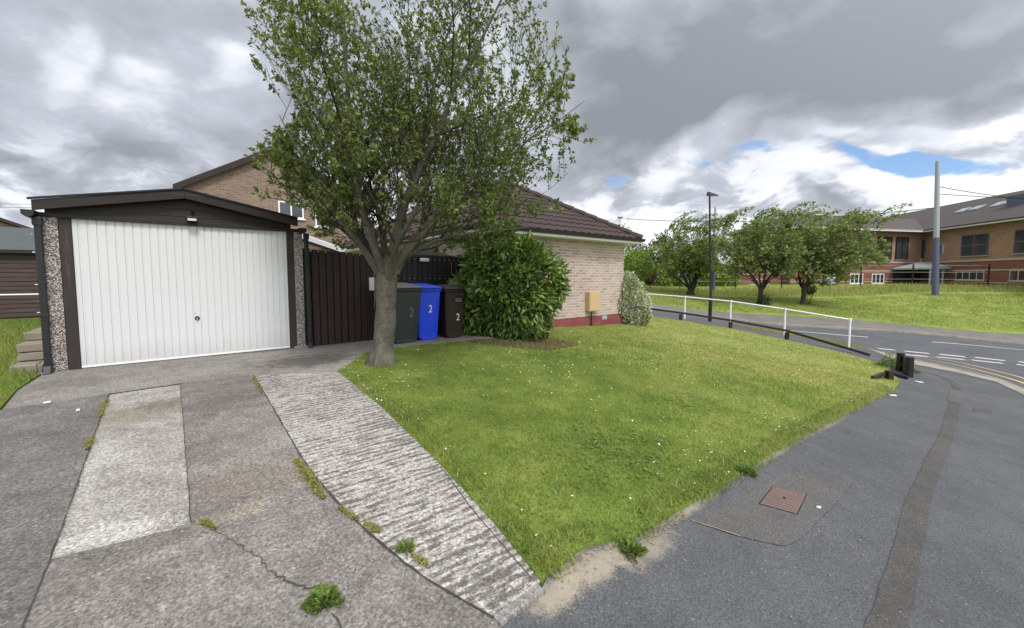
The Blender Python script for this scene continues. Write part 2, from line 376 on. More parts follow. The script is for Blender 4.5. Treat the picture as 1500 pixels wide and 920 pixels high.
def asphalt(name, c1, c2, speck=.35, bare=None):
    m, t = M(name); c = uvc(t)
    big = t.noise(c, .7, 6, .6); mid = t.noise(c, 4., 5, .65); fin = t.noise(c, 85., 3, .7)
    col = t.mix(t.sstep(t.math('ADD', t.math('MULTIPLY', big, .6), t.math('MULTIPLY', mid, .4)), .35, .65), c1, c2)
    col = t.mix(t.math('MULTIPLY', t.sstep(fin, .4, .68), .6), col, tuple(x * .45 for x in c1))
    ag = t.n('ShaderNodeSeparateColor', t.n('ShaderNodeTexVoronoi', in_Vector=c, in_Scale=110.).outputs['Color']).outputs[0]
    col = t.mix(1., col, t.ramp(ag, (0., (.76,) * 3), (.5, (1., 1., 1.)), (1., (1.26,) * 3)), 'MULTIPLY')
    vo = t.n('ShaderNodeTexVoronoi', in_Vector=c, in_Scale=34.)
    spk = t.math('MULTIPLY', t.sstep(vo.outputs['Distance'], .1, .2, 1., 0.), t.sstep(t.n('ShaderNodeSeparateColor', vo.outputs['Color']).outputs[0], .8, .9))
    col = t.mix(t.math('MULTIPLY', spk, speck), col, (.42, .42, .41))
    if bare:
        for (s_, t_, rs, rt, k) in bare:
            d = t.vm('LENGTH', t.vm('DIVIDE', t.vm('SUBTRACT', c, (s_, t_, 0)), (rs, rt, 1)))
            d = t.math('ADD', d, t.math('ADD', t.math('MULTIPLY', t.math('SUBTRACT', t.noise(c, 7., 7, .78), .5), 2.2), t.math('MULTIPLY', t.math('SUBTRACT', fin, .5), 1.1)))
            col = t.mix(t.math('MULTIPLY', t.sstep(d, .25, 1.05, 1., 0.), k), col, t.mix(fin, (.30, .25, .18), (.46, .41, .33)))
    out(t, pbsdf(t, col, .85, .35, t.bump(fin, .8, .006))); return m
def brick(name, cols, mortar, msize=.011, dirt=.25):
    m, t = M(name); c = uvc(t)
    b = t.n('ShaderNodeTexBrick', in_Vector=c, in_Scale=1., in_Mortar_Size=msize, in_Brick_Width=.225, in_Row_Height=.075, in_Mortar_Smooth=.15, in_Bias=0.)
    t.set(b.inputs['Color1'], (0, 0, 0)); t.set(b.inputs['Color2'], (1, 1, 1)); t.set(b.inputs['Mortar'], (.5, .5, .5))
    g = t.math('ADD', t.math('MULTIPLY', b.outputs[0], .8), t.math('MULTIPLY', t.noise(c, 14., 4), .2))
    col = t.ramp(g, *[(i / (len(cols) - 1), k) for i, k in enumerate(cols)])
    n = t.noise(c, 1.3, 6, .65); f = t.noise(c, 70., 3, .6)
    col = t.mix(t.math('MULTIPLY', t.sstep(f, .4, .7), .3), col, tuple(x * .6 for x in cols[0]))
    col = t.mix(b.outputs[1], col, mortar)
    col = t.mix(t.math('MULTIPLY', t.sstep(n, .45, .75), dirt), col, tuple(x * .55 for x in cols[0]))
    h = t.math('ADD', t.math('MULTIPLY', t.math('SUBTRACT', 1., b.outputs[1]), 1.), t.math('MULTIPLY', f, .3))
    out(t, pbsdf(t, col, .9, .2, t.bump(h, .7, .008))); return m
def wood(name, c1, c2, rough=.6, axis='z', worn=None):
    m, t = M(name); c = objc(t)
    sc = {'z': (22, 22, 1.4), 'x': (1.4, 22, 22), 'y': (22, 1.4, 22)}[axis]
    g = t.noise(t.mapping(c, sc), 1., 5, .6, .4); b = t.noise(c, 2.2, 4)
    col = t.mix(t.math('ADD', t.math('MULTIPLY', g, .65), t.math('MULTIPLY', b, .35)), c1, c2)
    if worn: col = t.mix(t.math('MULTIPLY', t.sstep(t.noise(t.mapping(c, tuple(x * .7 for x in sc)), 1., 6, .7), .55, .72), .7), col, worn)
    out(t, pbsdf(t, col, rough, .35, t.bump(g, .4, .004))); return m
def leafmat(name, stops, gloss=.45, trans=.3, spec=.35):
    m, t = M(name); a = t.n('ShaderNodeAttribute', attribute_name='rnd').outputs['Fac']
    pos = t.n('ShaderNodeNewGeometry').outputs['Position']
    v = t.math('ADD', t.math('MULTIPLY', a, .75), t.math('MULTIPLY', t.sstep(t.noise(pos, 1.9, 3), .3, .7), .25))
    col = t.ramp(v, *stops)
    b = pbsdf(t, col, gloss, spec); tr = t.n('ShaderNodeBsdfTranslucent', t.mix(1., col, (1.25, 1.3, .7), 'MULTIPLY'))
    out(t, t.n('ShaderNodeMixShader', trans, b, tr)); return m
def grassmat(name, blade):
    m, t = M(name); pos = t.n('ShaderNodeNewGeometry').outputs['Position']
    p2 = t.vm('MULTIPLY', pos, (1, 1, .2))
    a = t.noise(p2, .55, 5, .6); b = t.noise(p2, 2.6, 5, .62); f = t.noise(p2, 38., 3, .7)
    v = t.math('ADD', t.math('MULTIPLY', a, .5), t.math('MULTIPLY', b, .5))
    x = t.n('ShaderNodeSeparateXYZ', pos)
    side = t.sstep(t.math('ADD', x.outputs[0], t.math('MULTIPLY', x.outputs[1], .55)), 2.5, 11., -.05, .10)   # the far right of the lawn is paler and yellower
    v = t.math('ADD', v, t.math('MULTIPLY', side, t.sstep(x.outputs[1], 17., 25., 1., .25)))
    col = t.ramp(v, (.34, (.112, .176, .03)), (.46, (.18, .25, .046)), (.56, (.262, .31, .074)), (.69, (.37, .37, .125)))
    if blade:
        rn = t.n('ShaderNodeAttribute', attribute_name='rnd').outputs['Fac']
        col = t.mix(t.math('MULTIPLY', rn, .45), col, (.32, .34, .11))
        col = t.mix(t.sstep(rn, .9, .97), col, (.42, .36, .17))
        b_ = pbsdf(t, col, .55, .25); tr = t.n('ShaderNodeBsdfTranslucent', col)
        out(t, t.n('ShaderNodeMixShader', .35, b_, tr))
    else:
        col = t.mix(t.math('MULTIPLY', t.sstep(f, .42, .7), .55), col, (.07, .1, .02))
        col = t.mix(t.math('MULTIPLY', t.sstep(t.noise(p2, 9., 4, .7), .62, .74), .35), col, (.28, .24, .11))
        out(t, pbsdf(t, col, .9, .1, t.bump(f, 1., .03)))
    return m
MT = {}
_st = lambda x, y, a, b, c, k: (float(ST(*G(x, y))[0]), float(ST(*G(x, y))[1]), a, b, c, k)
MT['apron'] = concrete('concrete_apron', (.185, .17, .152), (.275, .256, .232), (.36, .34, .312), stains=[_st(455, 528, .75, .55, (.085, .077, .07), .85), _st(380, 515, .6, .1, (.1, .09, .08), .6), _st(110, 560, .5, .4, (.13, .12, .105), .5)])
MT['conc_dark'] = concrete('concrete_dark', (.115, .106, .10), (.175, .164, .155), (.265, .25, .235), speck=.4)
MT['conc_pale'] = concrete('concrete_pale', (.225, .207, .18), (.385, .368, .335), (.55, .535, .505), speck=.25, stains=[_st(205, 605, .5, .35, (.23, .185, .135), .6), _st(120, 800, .5, .25, (.66, .64, .6), .5), _st(240, 590, .3, .2, (.13, .115, .1), .6)])
MT['conc_main'] = concrete('concrete_main', (.148, .134, .122), (.235, .217, .2), (.345, .322, .292), speck=.55, stains=[_st(350, 750, .26, .1, (.36, .31, .24), .6), _st(365, 705, .5, .28, (.255, .215, .165), .5), _st(275, 800, .3, .07, (.36, .34, .30), .45), _st(330, 590, .5, .5, (.12, .108, .095), .6)])
MT['conc_ridge'] = concrete('concrete_ridged', (.14, .128, .113), (.36, .342, .31), (.57, .548, .51), ridges=.85, speck=.1, stains=())
MT['conc_edge'] = concrete('concrete_edging', (.22, .21, .195), (.30, .29, .27), (.38, .37, .35))
MT['kerb'] = concrete('kerb_concrete', (.25, .22, .18), (.34, .31, .26), (.43, .39, .33), speck=.1)
MT['crack'] = simple('crack_dirt', (.06, .054, .046), .95, .3)
MT['road'] = asphalt('road_asphalt', (.088, .092, .1), (.125, .13, .14), .12)
MT['patch'] = asphalt('tarmac_patch', (.07, .066, .064), (.108, .101, .097), .25)
MT['patch2'] = asphalt('tarmac_patch_pale', (.092, .089, .087), (.128, .123, .119), .25)
MT['farpave'] = asphalt('far_pavement', (.15, .14, .13), (.21, .195, .18), .1)
MT['white'] = simple('road_paint_white', (.72, .72, .7), .6, .12)
MT['yellow'] = simple('road_paint_yellow', (.62, .44, .19), .6, .15)
MT['grass'] = grassmat('lawn_soil', False); MT['blade'] = grassmat('grass_blade', True)
MT['brick_bung'] = brick('pink_buff_brick', [(.31, .22, .185), (.42, .32, .275), (.48, .38, .335), (.54, .45, .405)], (.52, .475, .435))
MT['brick_gable'] = brick('pink_brown_brick', [(.16, .10, .078), (.245, .16, .125), (.31, .215, .17)], (.29, .24, .2), .012)
MT['brick_buff'] = brick('buff_brick', [(.27, .145, .085), (.36, .21, .13), (.42, .265, .17)], (.36, .28, .2))
MT['brick_red'] = brick('red_brick', [(.15, .045, .032), (.215, .07, .05), (.28, .1, .07)], (.26, .17, .13))
MT['stone'] = simple('pale_stone', (.42, .36, .28), .85, .15)
MT['plinth'] = brick('painted_red_plinth', [(.19, .055, .056), (.24, .072, .074), (.29, .095, .094)], (.21, .07, .07), .007, .3)
MT['tile'] = simple('roof_tile', (.055, .036, .034), .75, .35, .3, 3., .4)
MT['slate'] = simple('grey_roof', (.082, .072, .066), .8, .2, .3, 1.2, .2)
MT['darkwood'] = wood('dark_brown_wood', (.014, .0095, .0085), (.03, .021, .0185), .55, 'x', (.048, .038, .034))
MT['board'] = wood('brown_fence_board', (.016, .0095, .008), (.04, .024, .020), .6, 'z', (.062, .042, .036))
MT['blackwood'] = wood('black_fence_board', (.006, .0055, .006), (.018, .016, .017), .5, 'z', (.05, .046, .045))
MT['frame'] = wood('door_frame_wood', (.022, .017, .015), (.05, .041, .037), .6, 'z', (.13, .115, .105))
MT['shed'] = wood('shed_board', (.036, .024, .022), (.08, .055, .05), .75, 'x', (.16, .11, .105))
MT['felt'] = simple('roof_felt', (.085, .1, .1), .95, .2, .2, 3., .5)
MT['darkfelt'] = simple('dark_roof_felt', (.03, .027, .027), .9, .3, .2, 4., .5)
MT['door'] = simple('white_door_paint', (.64, .65, .67), .32, .025, .5, 2., .04)
m, t = M('white_garage_door'); c = objc(t); z_ = t.n('ShaderNodeSeparateXYZ', c).outputs[2]
g_ = t.math('MULTIPLY', t.sstep(t.math('ADD', z_, t.math('MULTIPLY', t.math('SUBTRACT', t.noise(t.mapping(c, (9, 9, 2)), 1., 6, .7), .5), .5)), .0, .35, 1., 0.), .28)
dn_ = t.noise(t.mapping(c, (1.2, 1, .9)), 1., 3, .5)
col = t.mix(t.math('ADD', g_, t.math('MULTIPLY', t.sstep(t.noise(t.mapping(c, (30, 30, 1.5)), 1., 5, .65), .5, .75), .1)), (.64, .65, .67), (.36, .34, .3))
out(t, pbsdf(t, col, .34, .5, t.bump(t.math('ADD', dn_, t.math('MULTIPLY', t.noise(c, 5., 3), .15)), .35, .02))); MT['door'] = m
MT['pvc'] = simple('white_plastic', (.78, .79, .8), .4, .05)
MT['blackpl'] = simple('black_plastic', (.011, .012, .014), .4, .2)
MT['greypl'] = simple('dark_grey_plastic', (.022, .03, .034), .4, .15, .5, 5., .08)
MT['pipe'] = simple('near_black_pipe', (.016, .018, .021), .42, .2)
MT['lidgrey'] = simple('grey_lid_plastic', (.17, .18, .172), .5, .12)
MT['bluepl'] = simple('blue_plastic', (.007, .055, .7), .38, .08, .5, 5., .06)
MT['brownpl'] = simple('brown_plastic', (.022, .014, .012), .45, .15)
MT['numwhite'] = simple('number_white', (.75, .75, .73), .5, .05)
MT['numgrey'] = simple('number_grey', (.14, .155, .155), .6, .2)
MT['meter'] = simple('meter_box_cream', (.52, .37, .2), .5, .06)
MT['steel'] = simple('galvanised_steel', (.38, .41, .43), .45, .1, .5, 4., .05, .3)
MT['polegrey'] = simple('pole_pale_grey', (.33, .36, .39), .5, .06)
MT['poleblue'] = simple('pole_slate_blue', (.085, .10, .16), .5, .1)
MT['blackpaint'] = simple('black_paint', (.012, .012, .013), .42, .25)
MT['rust'] = simple('rusty_iron', (.16, .11, .095), .7, .3, .4, 9., .5)
MT['whitepaint'] = simple('white_rail_paint', (.8, .8, .8), .4, .06)
MT['wall_stone'] = simple('garden_wall_stone', (.24, .215, .175), .9, .35, .2, 5., .6)
MT['chrome'] = simple('chrome', (.6, .6, .6), .25, .05, .5, 3., 0, 1.)
MT['sand'] = simple('bare_soil', (.3, .24, .165), .95, .3, .1, 9., .6)
MT['litter'] = simple('paper_white', (.78, .77, .74), .7, .08)
m, t = M('window_glass'); out(t, pbsdf(t, t.mix(t.noise(objc(t), 1.1, 3), (.015, .018, .02), (.06, .07, .075)), .06, .8)); MT['glass'] = m
m, t = M('lamp_glass'); out(t, pbsdf(t, (.6, .6, .58), .15, .6)); MT['lampglass'] = m
m, t = M('pebbledash'); c = objc(t)
vo = t.n('ShaderNodeTexVoronoi', in_Vector=c, in_Scale=85.)
g = t.n('ShaderNodeSeparateColor', vo.outputs['Color']).outputs[0]
col = t.ramp(g, (0., (.11, .095, .088)), (.14, (.26, .21, .19)), (.32, (.44, .385, .355)), (.5, (.7, .66, .63)), interp='CONSTANT')
col = t.mix(t.sstep(vo.outputs['Distance'], .45, .62), col, (.15, .13, .115))
out(t, pbsdf(t, col, .8, .3, t.bump(t.math('SUBTRACT', 1., vo.outputs['Distance']), 1., .012))); MT['pebble'] = m
m, t = M('bark'); c = objc(t)
g = t.noise(t.mapping(c, (9, 9, 4)), 1., 6, .65, .6); f = t.noise(t.mapping(c, (40, 40, 70)), 1., 4, .6); h = t.noise(t.mapping(c, (2, 2, 30)), 1., 4, .6)
col = t.ramp(t.math('ADD', t.math('MULTIPLY', g, .6), t.math('MULTIPLY', f, .4)), (.3, (.045, .041, .033)), (.5, (.11, .10, .082)), (.7, (.2, .188, .155)))
col = t.mix(t.math('MULTIPLY', t.sstep(t.noise(c, 4., 4), .5, .7), .35), col, (.11, .12, .06))
col = t.mix(t.math('MULTIPLY', t.sstep(h, .6, .72), .5), col, (.05, .045, .035))
out(t, pbsdf(t, col, .85, .2, t.bump(t.math('ADD', t.math('MULTIPLY', g, .6), t.math('ADD', t.math('MULTIPLY', f, .3), t.math('MULTIPLY', h, .6))), .9, .02))); MT['bark'] = m
m, t = M('twig_bark'); out(t, pbsdf(t, t.mix(t.noise(objc(t), 7., 3), (.032, .026, .02), (.075, .062, .048)), .85, .2)); MT['twig'] = m
MT['leaf'] = leafmat('tree_leaf', [(0., (.07, .105, .032)), (.45, (.135, .18, .056)), (.75, (.21, .26, .084)), (.93, (.28, .31, .115)), (.97, (.27, .16, .075))], .5, .4)
MT['leaf2'] = leafmat('cherry_leaf', [(0., (.10, .145, .045)), (.5, (.195, .26, .085)), (1., (.32, .36, .14))], .5, .4)
MT['laurel'] = leafmat('laurel_leaf', [(0., (.04, .085, .022)), (.45, (.10, .175, .042)), (.8, (.22, .3, .07)), (1., (.4, .46, .13))], .28, .2, .5)
MT['varieg'] = leafmat('variegated_leaf', [(0., (.09, .13, .06)), (.3, (.24, .30, .15)), (.5, (.5, .54, .38)), (1., (.68, .69, .55))], .5, .2)
MT['hedge'] = leafmat('hedge_leaf', [(0., (.09, .15, .028)), (.5, (.21, .3, .055)), (1., (.34, .42, .10))], .5, .35)
MT['darkleaf'] = leafmat('dark_leaf', [(0., (.02, .035, .014)), (.5, (.045, .07, .026)), (1., (.08, .11, .04))], .5, .2)
MT['redleaf'] = leafmat('copper_leaf', [(0., (.07, .03, .022)), (.5, (.13, .06, .04)), (1., (.12, .12, .05))], .5, .2)
MT['weed'] = leafmat('weed_leaf', [(0., (.07, .13, .024)), (.5, (.13, .2, .04)), (1., (.2, .27, .06))], .5, .25)
MT['clover'] = leafmat('clover_leaf', [(0., (.09, .17, .03)), (1., (.17, .26, .06))], .6, .25)
MT['moss'] = leafmat('moss_leaf', [(0., (.14, .15, .03)), (.5, (.27, .255, .07)), (1., (.36, .32, .11))], .8, .2)
MT['straw'] = leafmat('long_grass_blade', [(0., (.2, .25, .07)), (.5, (.32, .34, .13)), (1., (.5, .45, .24))], .7, .45)
MT['petal'] = leafmat('daisy_petal', [(0., (.7, .7, .66)), (1., (.8, .8, .78))], .7, .2)
m, t = M('leaf_litter'); out(t, pbsdf(t, t.mix(t.noise(objc(t), 20., 3), (.05, .035, .022), (.15, .11, .07)), .9, .1)); MT['mulch'] = m


# ------------------------------------------------------------------ the ground and paved surfaces
px = lambda *q: [G(*p) for p in q]
rs = np.concatenate([[0], np.geomspace(1, 420, 70)]); an = np.linspace(0, 2 * math.pi, 97)[:-1]
gx = 12 + rs[1:, None] * np.cos(an); gy = 16 + rs[1:, None] * np.sin(an)
V = np.c_[gx.ravel(), gy.ravel()]; near = np.clip(1 - (np.hypot(V[:, 0] - 12, V[:, 1] - 16) - 50) / 20, 0, 1)
V = np.c_[V, gz(V[:, 0], V[:, 1]) - .32 * near]
V = np.vstack([V, [[12, 16, gzf(12, 16) - .32]]]); nr_, na_ = len(rs) - 1, len(an)
F = [(i * na_ + j, i * na_ + (j + 1) % na_, (i + 1) * na_ + (j + 1) % na_, (i + 1) * na_ + j) for i in range(nr_ - 1) for j in range(na_)]
F += [(len(V) - 1, j, (j + 1) % na_, (j + 1) % na_) for j in range(0)]
mb = MB(); mb.v = [tuple(v) for v in V]; mb.f = F + [(len(V) - 1, j, (j + 1) % na_) for j in range(na_)]
o = struct(mb.build('ground', MT['grass']))
for p in o.data.polygons:
    if p.normal.z < 0: p.flip()

# driveway: apron, dark left strip, pale middle strip, main slab, ridged right strip
A_L = (20, 590); A_R = (528, 508)
ap_l = G(3, 600); ap1 = G(160, 577); ap2 = G(264, 562); ap3 = G(372, 550); ap4 = G(495, 545); ap5 = G(540, 515)
def gp(s, t): return tuple(GP(s, t))
GATE_S = 3.95
apron = [gp(-.75, -.02), gp(GATE_S + 1.2, -.02), gp(GATE_S + 1.2, .5), ap5, ap4, ap3, ap2, ap1, ap_l, G(26, 572), G(62, 549)]
sheet('driveway', apron, MT['apron'], 0, .3)
jn = .005
def inset(poly, d=0.):
    c = np.mean(poly, axis=0); P = np.array(poly); return [tuple(p + (c - p) / np.linalg.norm(c - p) * d) for p in P]
bl = G(74, 818); bl2 = G(280, 768); lj = G(262, 800)
left_far = gp(-2.4, 8.2)
mid_strip = [ap1, ap2, bl2, bl]
sheet('driveway', inset(mid_strip), MT['conc_pale'], -.008, .25)
left_strip = [ap_l, ap1, bl, gp(*(lambda a: (a[0] - .02, 8.3))(ST(*bl))), gp(-2.2, 8.3), gp(-2.0, 3.2)]
sheet('driveway', inset(left_strip), MT['conc_dark'], 0, .3)
ap_j = [ap_l, ap1, ap2, ap3, ap4]
rj = [G(372, 550), G(410, 615), G(455, 690), G(520, 762), G(610, 838), G(722, 905)]
main = [ap2, ap3] + rj[1:] + [gp(2.15, 8.3), gp(*(lambda a: (a[0] - .02, 8.3))(ST(*bl))), bl, bl2]
sheet('driveway', inset(main), MT['conc_main'], -.002, .3)
lawn_edge = [G(495, 545), G(560, 598), G(640, 676), G(720, 763), G(792, 852)]
ridge = [ap3, ap4] + lawn_edge[1:] + [G(788, 866)] + rj[:0:-1]
sheet('driveway', inset(ridge), MT['conc_ridge'], .004, .25)
sheet('driveway_base', [gp(-.6, -.1), gp(5, -.1), gp(5, .5)] + lawn_edge + [G(792, 866), G(735, 912), gp(2.15, 8.35), gp(-2.2, 8.35), gp(-2.0, 3.2), ap_l], MT['crack'], -.014, .5)
def crack(pts, w0, w1, step=.03, jit=.006, off=.0045, seed=1):
    rq = np.random.default_rng(seed); P = spline(pts, 4); d = np.r_[0, np.cumsum(np.linalg.norm(np.diff(P, axis=0), axis=1))]; n = max(4, int(d[-1] / step)); u = np.linspace(0, d[-1], n)
    Q = np.c_[np.interp(u, d, P[:, 0]), np.interp(u, d, P[:, 1])] + rq.normal(0, jit, (n, 2))
    return ribbon('driveway_crack', Q, np.clip((w0 + (w1 - w0) * u / d[-1]) * (.35 + 1.3 * rq.random(n)), .0015, 1), MT['crack'], off, .015)
crack(px((298, 765), (335, 790), (372, 812), (400, 838), (425, 852), (455, 862)), .002, .0065, .022, .008, seed=3)
for q_, w_ in ((ap_j, .003), (rj, .008), ([ap2, bl2], .004), ([ap1, bl, gp(*(lambda a: (a[0] - .02, 8.2))(ST(*bl)))], .005), ([bl, bl2], .003)): crack(q_, w_, w_, .06, .0022, .005, seed=7)
crack(px((488, 896), (495, 910), (500, 935)), .006, .006, seed=5)
ribbon('driveway_joint', px((650, 690), (690, 745), (778, 848)), .006, MT['crack'], .006, .1)
ribbon('edging_kerb', [G(728, 912), G(760, 890), G(793, 864)], .05, MT['conc_edge'], .014, .2, .12)

# pavement of the side street, the lawn and the main road
lawn_pave = [G(803, 842), G(826, 826), G(846, 806), G(880, 796), G(930, 788), G(1000, 745), G(1070, 705), G(1130, 665), G(1200, 625), G(1310, 570)]
corner = [G(1318, 560), G(1300, 536)]
knee = [(10.1, 12.6), (9.65, 13.6), (8.1, 15.0), (6.6, 15.9), (5.6, 16.2)]
bung_s2, bung_t = 11.47, .13
wallfoot = [gp(bung_s2, bung_t), gp(bung_s2 - 3.2, bung_t)]
slabline = [G(760, 494), G(700, 499), G(640, 504), G(583, 511), G(536, 517)]
lawn = lawn_edge[::-1] + [ap5] + slabline[::-1] + [gp(bung_s2 - 3.2, bung_t + .02), gp(bung_s2, bung_t + .02), gp(bung_s2 + .1, -3.), (5.3, 16.3)] + knee[::-1] + corner[::-1] + lawn_pave[::-1]
sheet('lawn', lawn, MT['grass'], .012, .3, skirt=.06)
sheet('concrete_path', [gp(GATE_S - .1, .48)] + slabline[::-1] + [G(790, 490), gp(bung_s2 - 3.2, bung_t), gp(GATE_S - .1, -.02)], MT['apron'], .035, .3, skirt=.1)
near_edge = [(4.6, 21.2), (8.4, 20.9), (10.4, 20.2), (12.4, 18.0), (13.4, 16.2), (13.75, 15.2)]
kerbpx = px((1337, 525.5), (1405, 540), (1459, 554.5), (1498, 570))
kerb = spline(near_edge[2:] + kerbpx + [(10.9, 7.6), (9.5, 4.2), (8.0, 0.5), (6.8, -2.5)], 6)
road = [(4.5, 21.1)] + near_edge[1:2] + [tuple(p) for p in kerb] + [(24, -2.5), (60, 10), (60, 24.6), (30, 24.4), (18.5, 24.4), (13.1, 25), (8.5, 25.6), (-6, 27), (-6, 22.)]
roadh = lambda x, y: gz(x, y) - .1
sheet('road', road, MT['road'], 0, .8, roadh)
sb, tb = ST(*G(872, 828)); sb2, tb2 = ST(*G(815, 865))
MT['pave'] = asphalt('pavement_tarmac', (.082, .085, .091), (.118, .121, .128), .45, [(float(sb), float(tb), .42, .13, .8), (float(sb2), float(tb2), .25, .12, .75), _st(950, 800, .35, .12, 0, .8)[:4] + (.6,), _st(1010, 745, .5, .05, 0, 0)[:4] + (.6,), _st(1130, 668, .9, .05, 0, 0)[:4] + (.55,), _st(1215, 622, 1.2, .05, 0, 0)[:4] + (.4,)])
pave = [G(793, 862)] + lawn_pave + corner + knee + [(5.3, 16.3), (4.2, 16.5), (4.5, 21.1), (8.4, 20.9)] + [tuple(p) for p in kerb] + [(2.6, -2.6), gp(2.15, 8.4), G(728, 914)]
sheet('pavement', pave, MT['pave'], -.004, .35)
ribbon('kerb', kerb, .15, MT['kerb'], .004, .3, .13)
sheet('kerb', [(13.55, 15.7)] + px((1337, 527), (1405, 541.5), (1459, 555.5), (1500, 571.5)) + px((1503, 580), (1459, 559.5), (1405, 546.5), (1340, 534), (1312, 528)), MT['kerb'], .006, .2)
for q in (((1337, 519), (1405, 531), (1459, 543.5), (1500, 554.5), (1560, 576)), ((1337, 522.3), (1405, 535.6), (1459, 549), (1500, 561.5), (1550, 583))):
    ribbon('yellow_line', spline([G(*p, -.1) for p in q], 8), .12, MT['yellow'], -.094, .2)
far_e = [(-6, 27), (3, 26.3), (8.5, 25.6), (13.1, 25), (18.5, 24.4), (30, 24.4), (60, 24.6)]
far_b = [(-6, 29.6), (3, 29.), (9.4, 28), (14.5, 27.5), (22.2, 26.8), (34, 27.0), (60, 27.4)]
fpoly = spline(far_e, 5); fback = spline(far_b, 5)
sheet('far_pavement', [tuple(p) for p in fpoly] + [tuple(p) for p in fback[::-1]], MT['farpave'], 0, .8)
ribbon('kerb', fpoly, .16, MT['kerb'], .006, .5, .14)
sheet('grass_bank', [tuple(p) for p in fback] + [(70, 45), (70, 75), (-10, 75), (-25, 40), (-6, 29.6)], MT['grass'], .01, 1.6, skirt=.05)
# markings on the road
for q in (((1135, 482), (1272, 494)), ((1366, 501), (1500, 513)), ((1030, 472.5), (1090, 478)), ((1560, 518), (1690, 529))):
    ribbon('white_line', [G(*q[0], -.1), G(*q[1], -.1)], .1, MT['white'], -.094, .5)
for q in (((1286, 510.5), (1311, 513)), ((1325, 514.5), (1361, 518)), ((1376, 519), (1414, 523)), ((1428, 523.5), (1472, 528.5)), ((1492, 530), (1540, 535)), ((1560, 537), (1615, 543)),
          ((1325, 519.5), (1359, 522.5)), ((1372, 523), (1413, 527)), ((1424, 527.5), (1469, 532.5)), ((1489, 534), (1540, 540)), ((1558, 542), (1615, 548))):
    ribbon('give_way_line', [G(*q[0], -.1), G(*q[1], -.1)], .2, MT['white'], -.094, .4)
verge = [G(1070, 477), G(1140, 486), (12.2, 17.45), (13.2, 16.2), (13.5, 15.3), G(1225, 507), G(1170, 497), G(1110, 487)]
vp = [(10.0, 18.9), (12.2, 17.4), (13.25, 16.1), (13.4, 15.3), (12.6, 15.2), (11.6, 16.3), (10.4, 17.6)]
sheet('grass_verge', vp, MT['grass'], .01, .3, skirt=.03)
# trench reinstatement and patches in the pavement
tr = spline(px((1292, 940), (1318, 850), (1331, 797), (1347, 728), (1366, 683), (1386, 637), (1399, 591)), 6)
rt_ = random.Random(2)
ribbon('pavement_trench', tr, [.135 + rt_.uniform(-.01, .01) for _ in range(len(tr))], MT['patch'], .001, .06)
ribbon('pavement_trench', spline(px((1402, 570), (1395, 560), (1378, 551), (1352, 544)), 5), .12, MT['patch'], .001, .2)
ribbon('pavement_trench', px((1399, 590), (1402, 572)), .2, MT['patch2'], .002, .2)
sheet('pavement_patch', spline(px((1018, 762), (1085, 728), (1152, 692), (1200, 694), (1246, 706), (1232, 728), (1205, 757), (1160, 796), (1120, 794), (1062, 780)), 5)[:-1], MT['patch2'], .001, .2)
ribbon('pavement_seam', px((1012, 762), (1050, 775), (1085, 786)), .009, MT['sand'], .004, .1)

# grass at the left of the garage
side_g = [gp(-.62, -.3), G(60, 549), G(25, 572), (ap_l[0] - .02, ap_l[1]), gp(-2.0, 3.2), gp(-2.2, 8.3), gp(-9, 8.3), gp(-9, -9), gp(-.62, -9)]
sheet('side_grass', side_g, MT['grass'], .015, .4, skirt=.05)


# ------------------------------------------------------------------ grass blades, daisies
rngn = np.random.default_rng(5)
def scatter(poly, dens):
    P = np.array(poly); lo, hi = P.min(0), P.max(0); n = int(dens * np.prod(hi - lo))
    q = lo + rngn.random((n, 2)) * (hi - lo); return q[inpoly(q, poly)]
def blades(q, h, wd, name, mat, off=.01, lean=.5, parent=None):
    n = len(q); z = gz(q[:, 0], q[:, 1]) + off
    a = rngn.random(n) * 2 * math.pi; hh = h * (.55 + .9 * rngn.random(n)); ww = wd * (.6 + .8 * rngn.random(n))
    b = np.c_[q, z]; sd = np.c_[np.cos(a), np.sin(a), 0 * a] * ww[:, None] / 2
    la = rngn.random(n) * 2 * math.pi; ln = hh * lean * rngn.random(n) * 1.6
    tip = b + np.c_[np.cos(la) * ln, np.sin(la) * ln, hh]
    V = np.stack([b - sd, b + sd, tip], 1).reshape(-1, 3); F = np.arange(3 * n).reshape(-1, 3)
    return mesh_np(name, V, F, mat, parent, {'rnd': np.repeat(rngn.random(n), 3)})
qs = []
for dens, r0, r1 in ((4600, 0, 4.2), (2500, 4.2, 7), (1100, 7, 11), (450, 11, 30)):
    q = scatter(lawn, dens); r = np.hypot(q[:, 0], q[:, 1]); qs.append(q[(r >= r0) & (r < r1)])
bare_c = np.array(G(905, 775)); 
for i, hb in enumerate((.036, .038, .042, .05)):
    q = qs[i]; keep = np.hypot(q[:, 0] - bare_c[0], q[:, 1] - bare_c[1]) > .28 * rngn.random(len(q)) + .1
    qs[i] = q[keep]
tall = scatter([tuple(np.array(p) + np.array([.0, 0])) for p in lawn_edge] + [tuple(np.array(p) + .16 * DD) for p in lawn_edge[::-1]], 2200)
o = blades(np.vstack(qs[:2]), .026, .007, 'grass', MT['blade']); tag(o, 'short mown lawn grass blades in the front garden', 'grass', kind='stuff')
o = blades(np.vstack(qs[2:]), .034, .013, 'grass', MT['blade']); tag(o, 'short mown lawn grass towards the bungalow and rails', 'grass', kind='stuff')
o = blades(tall, .05, .008, 'grass', MT['blade'], lean=.7); tag(o, 'longer grass fringe along the ridged concrete edge', 'grass', kind='stuff')
lpn = densify([tuple(p) for p in lawn_pave], .25)[:len(densify([tuple(p) for p in lawn_pave], .25)) // 2]
en2 = np.array([.66, -.75])
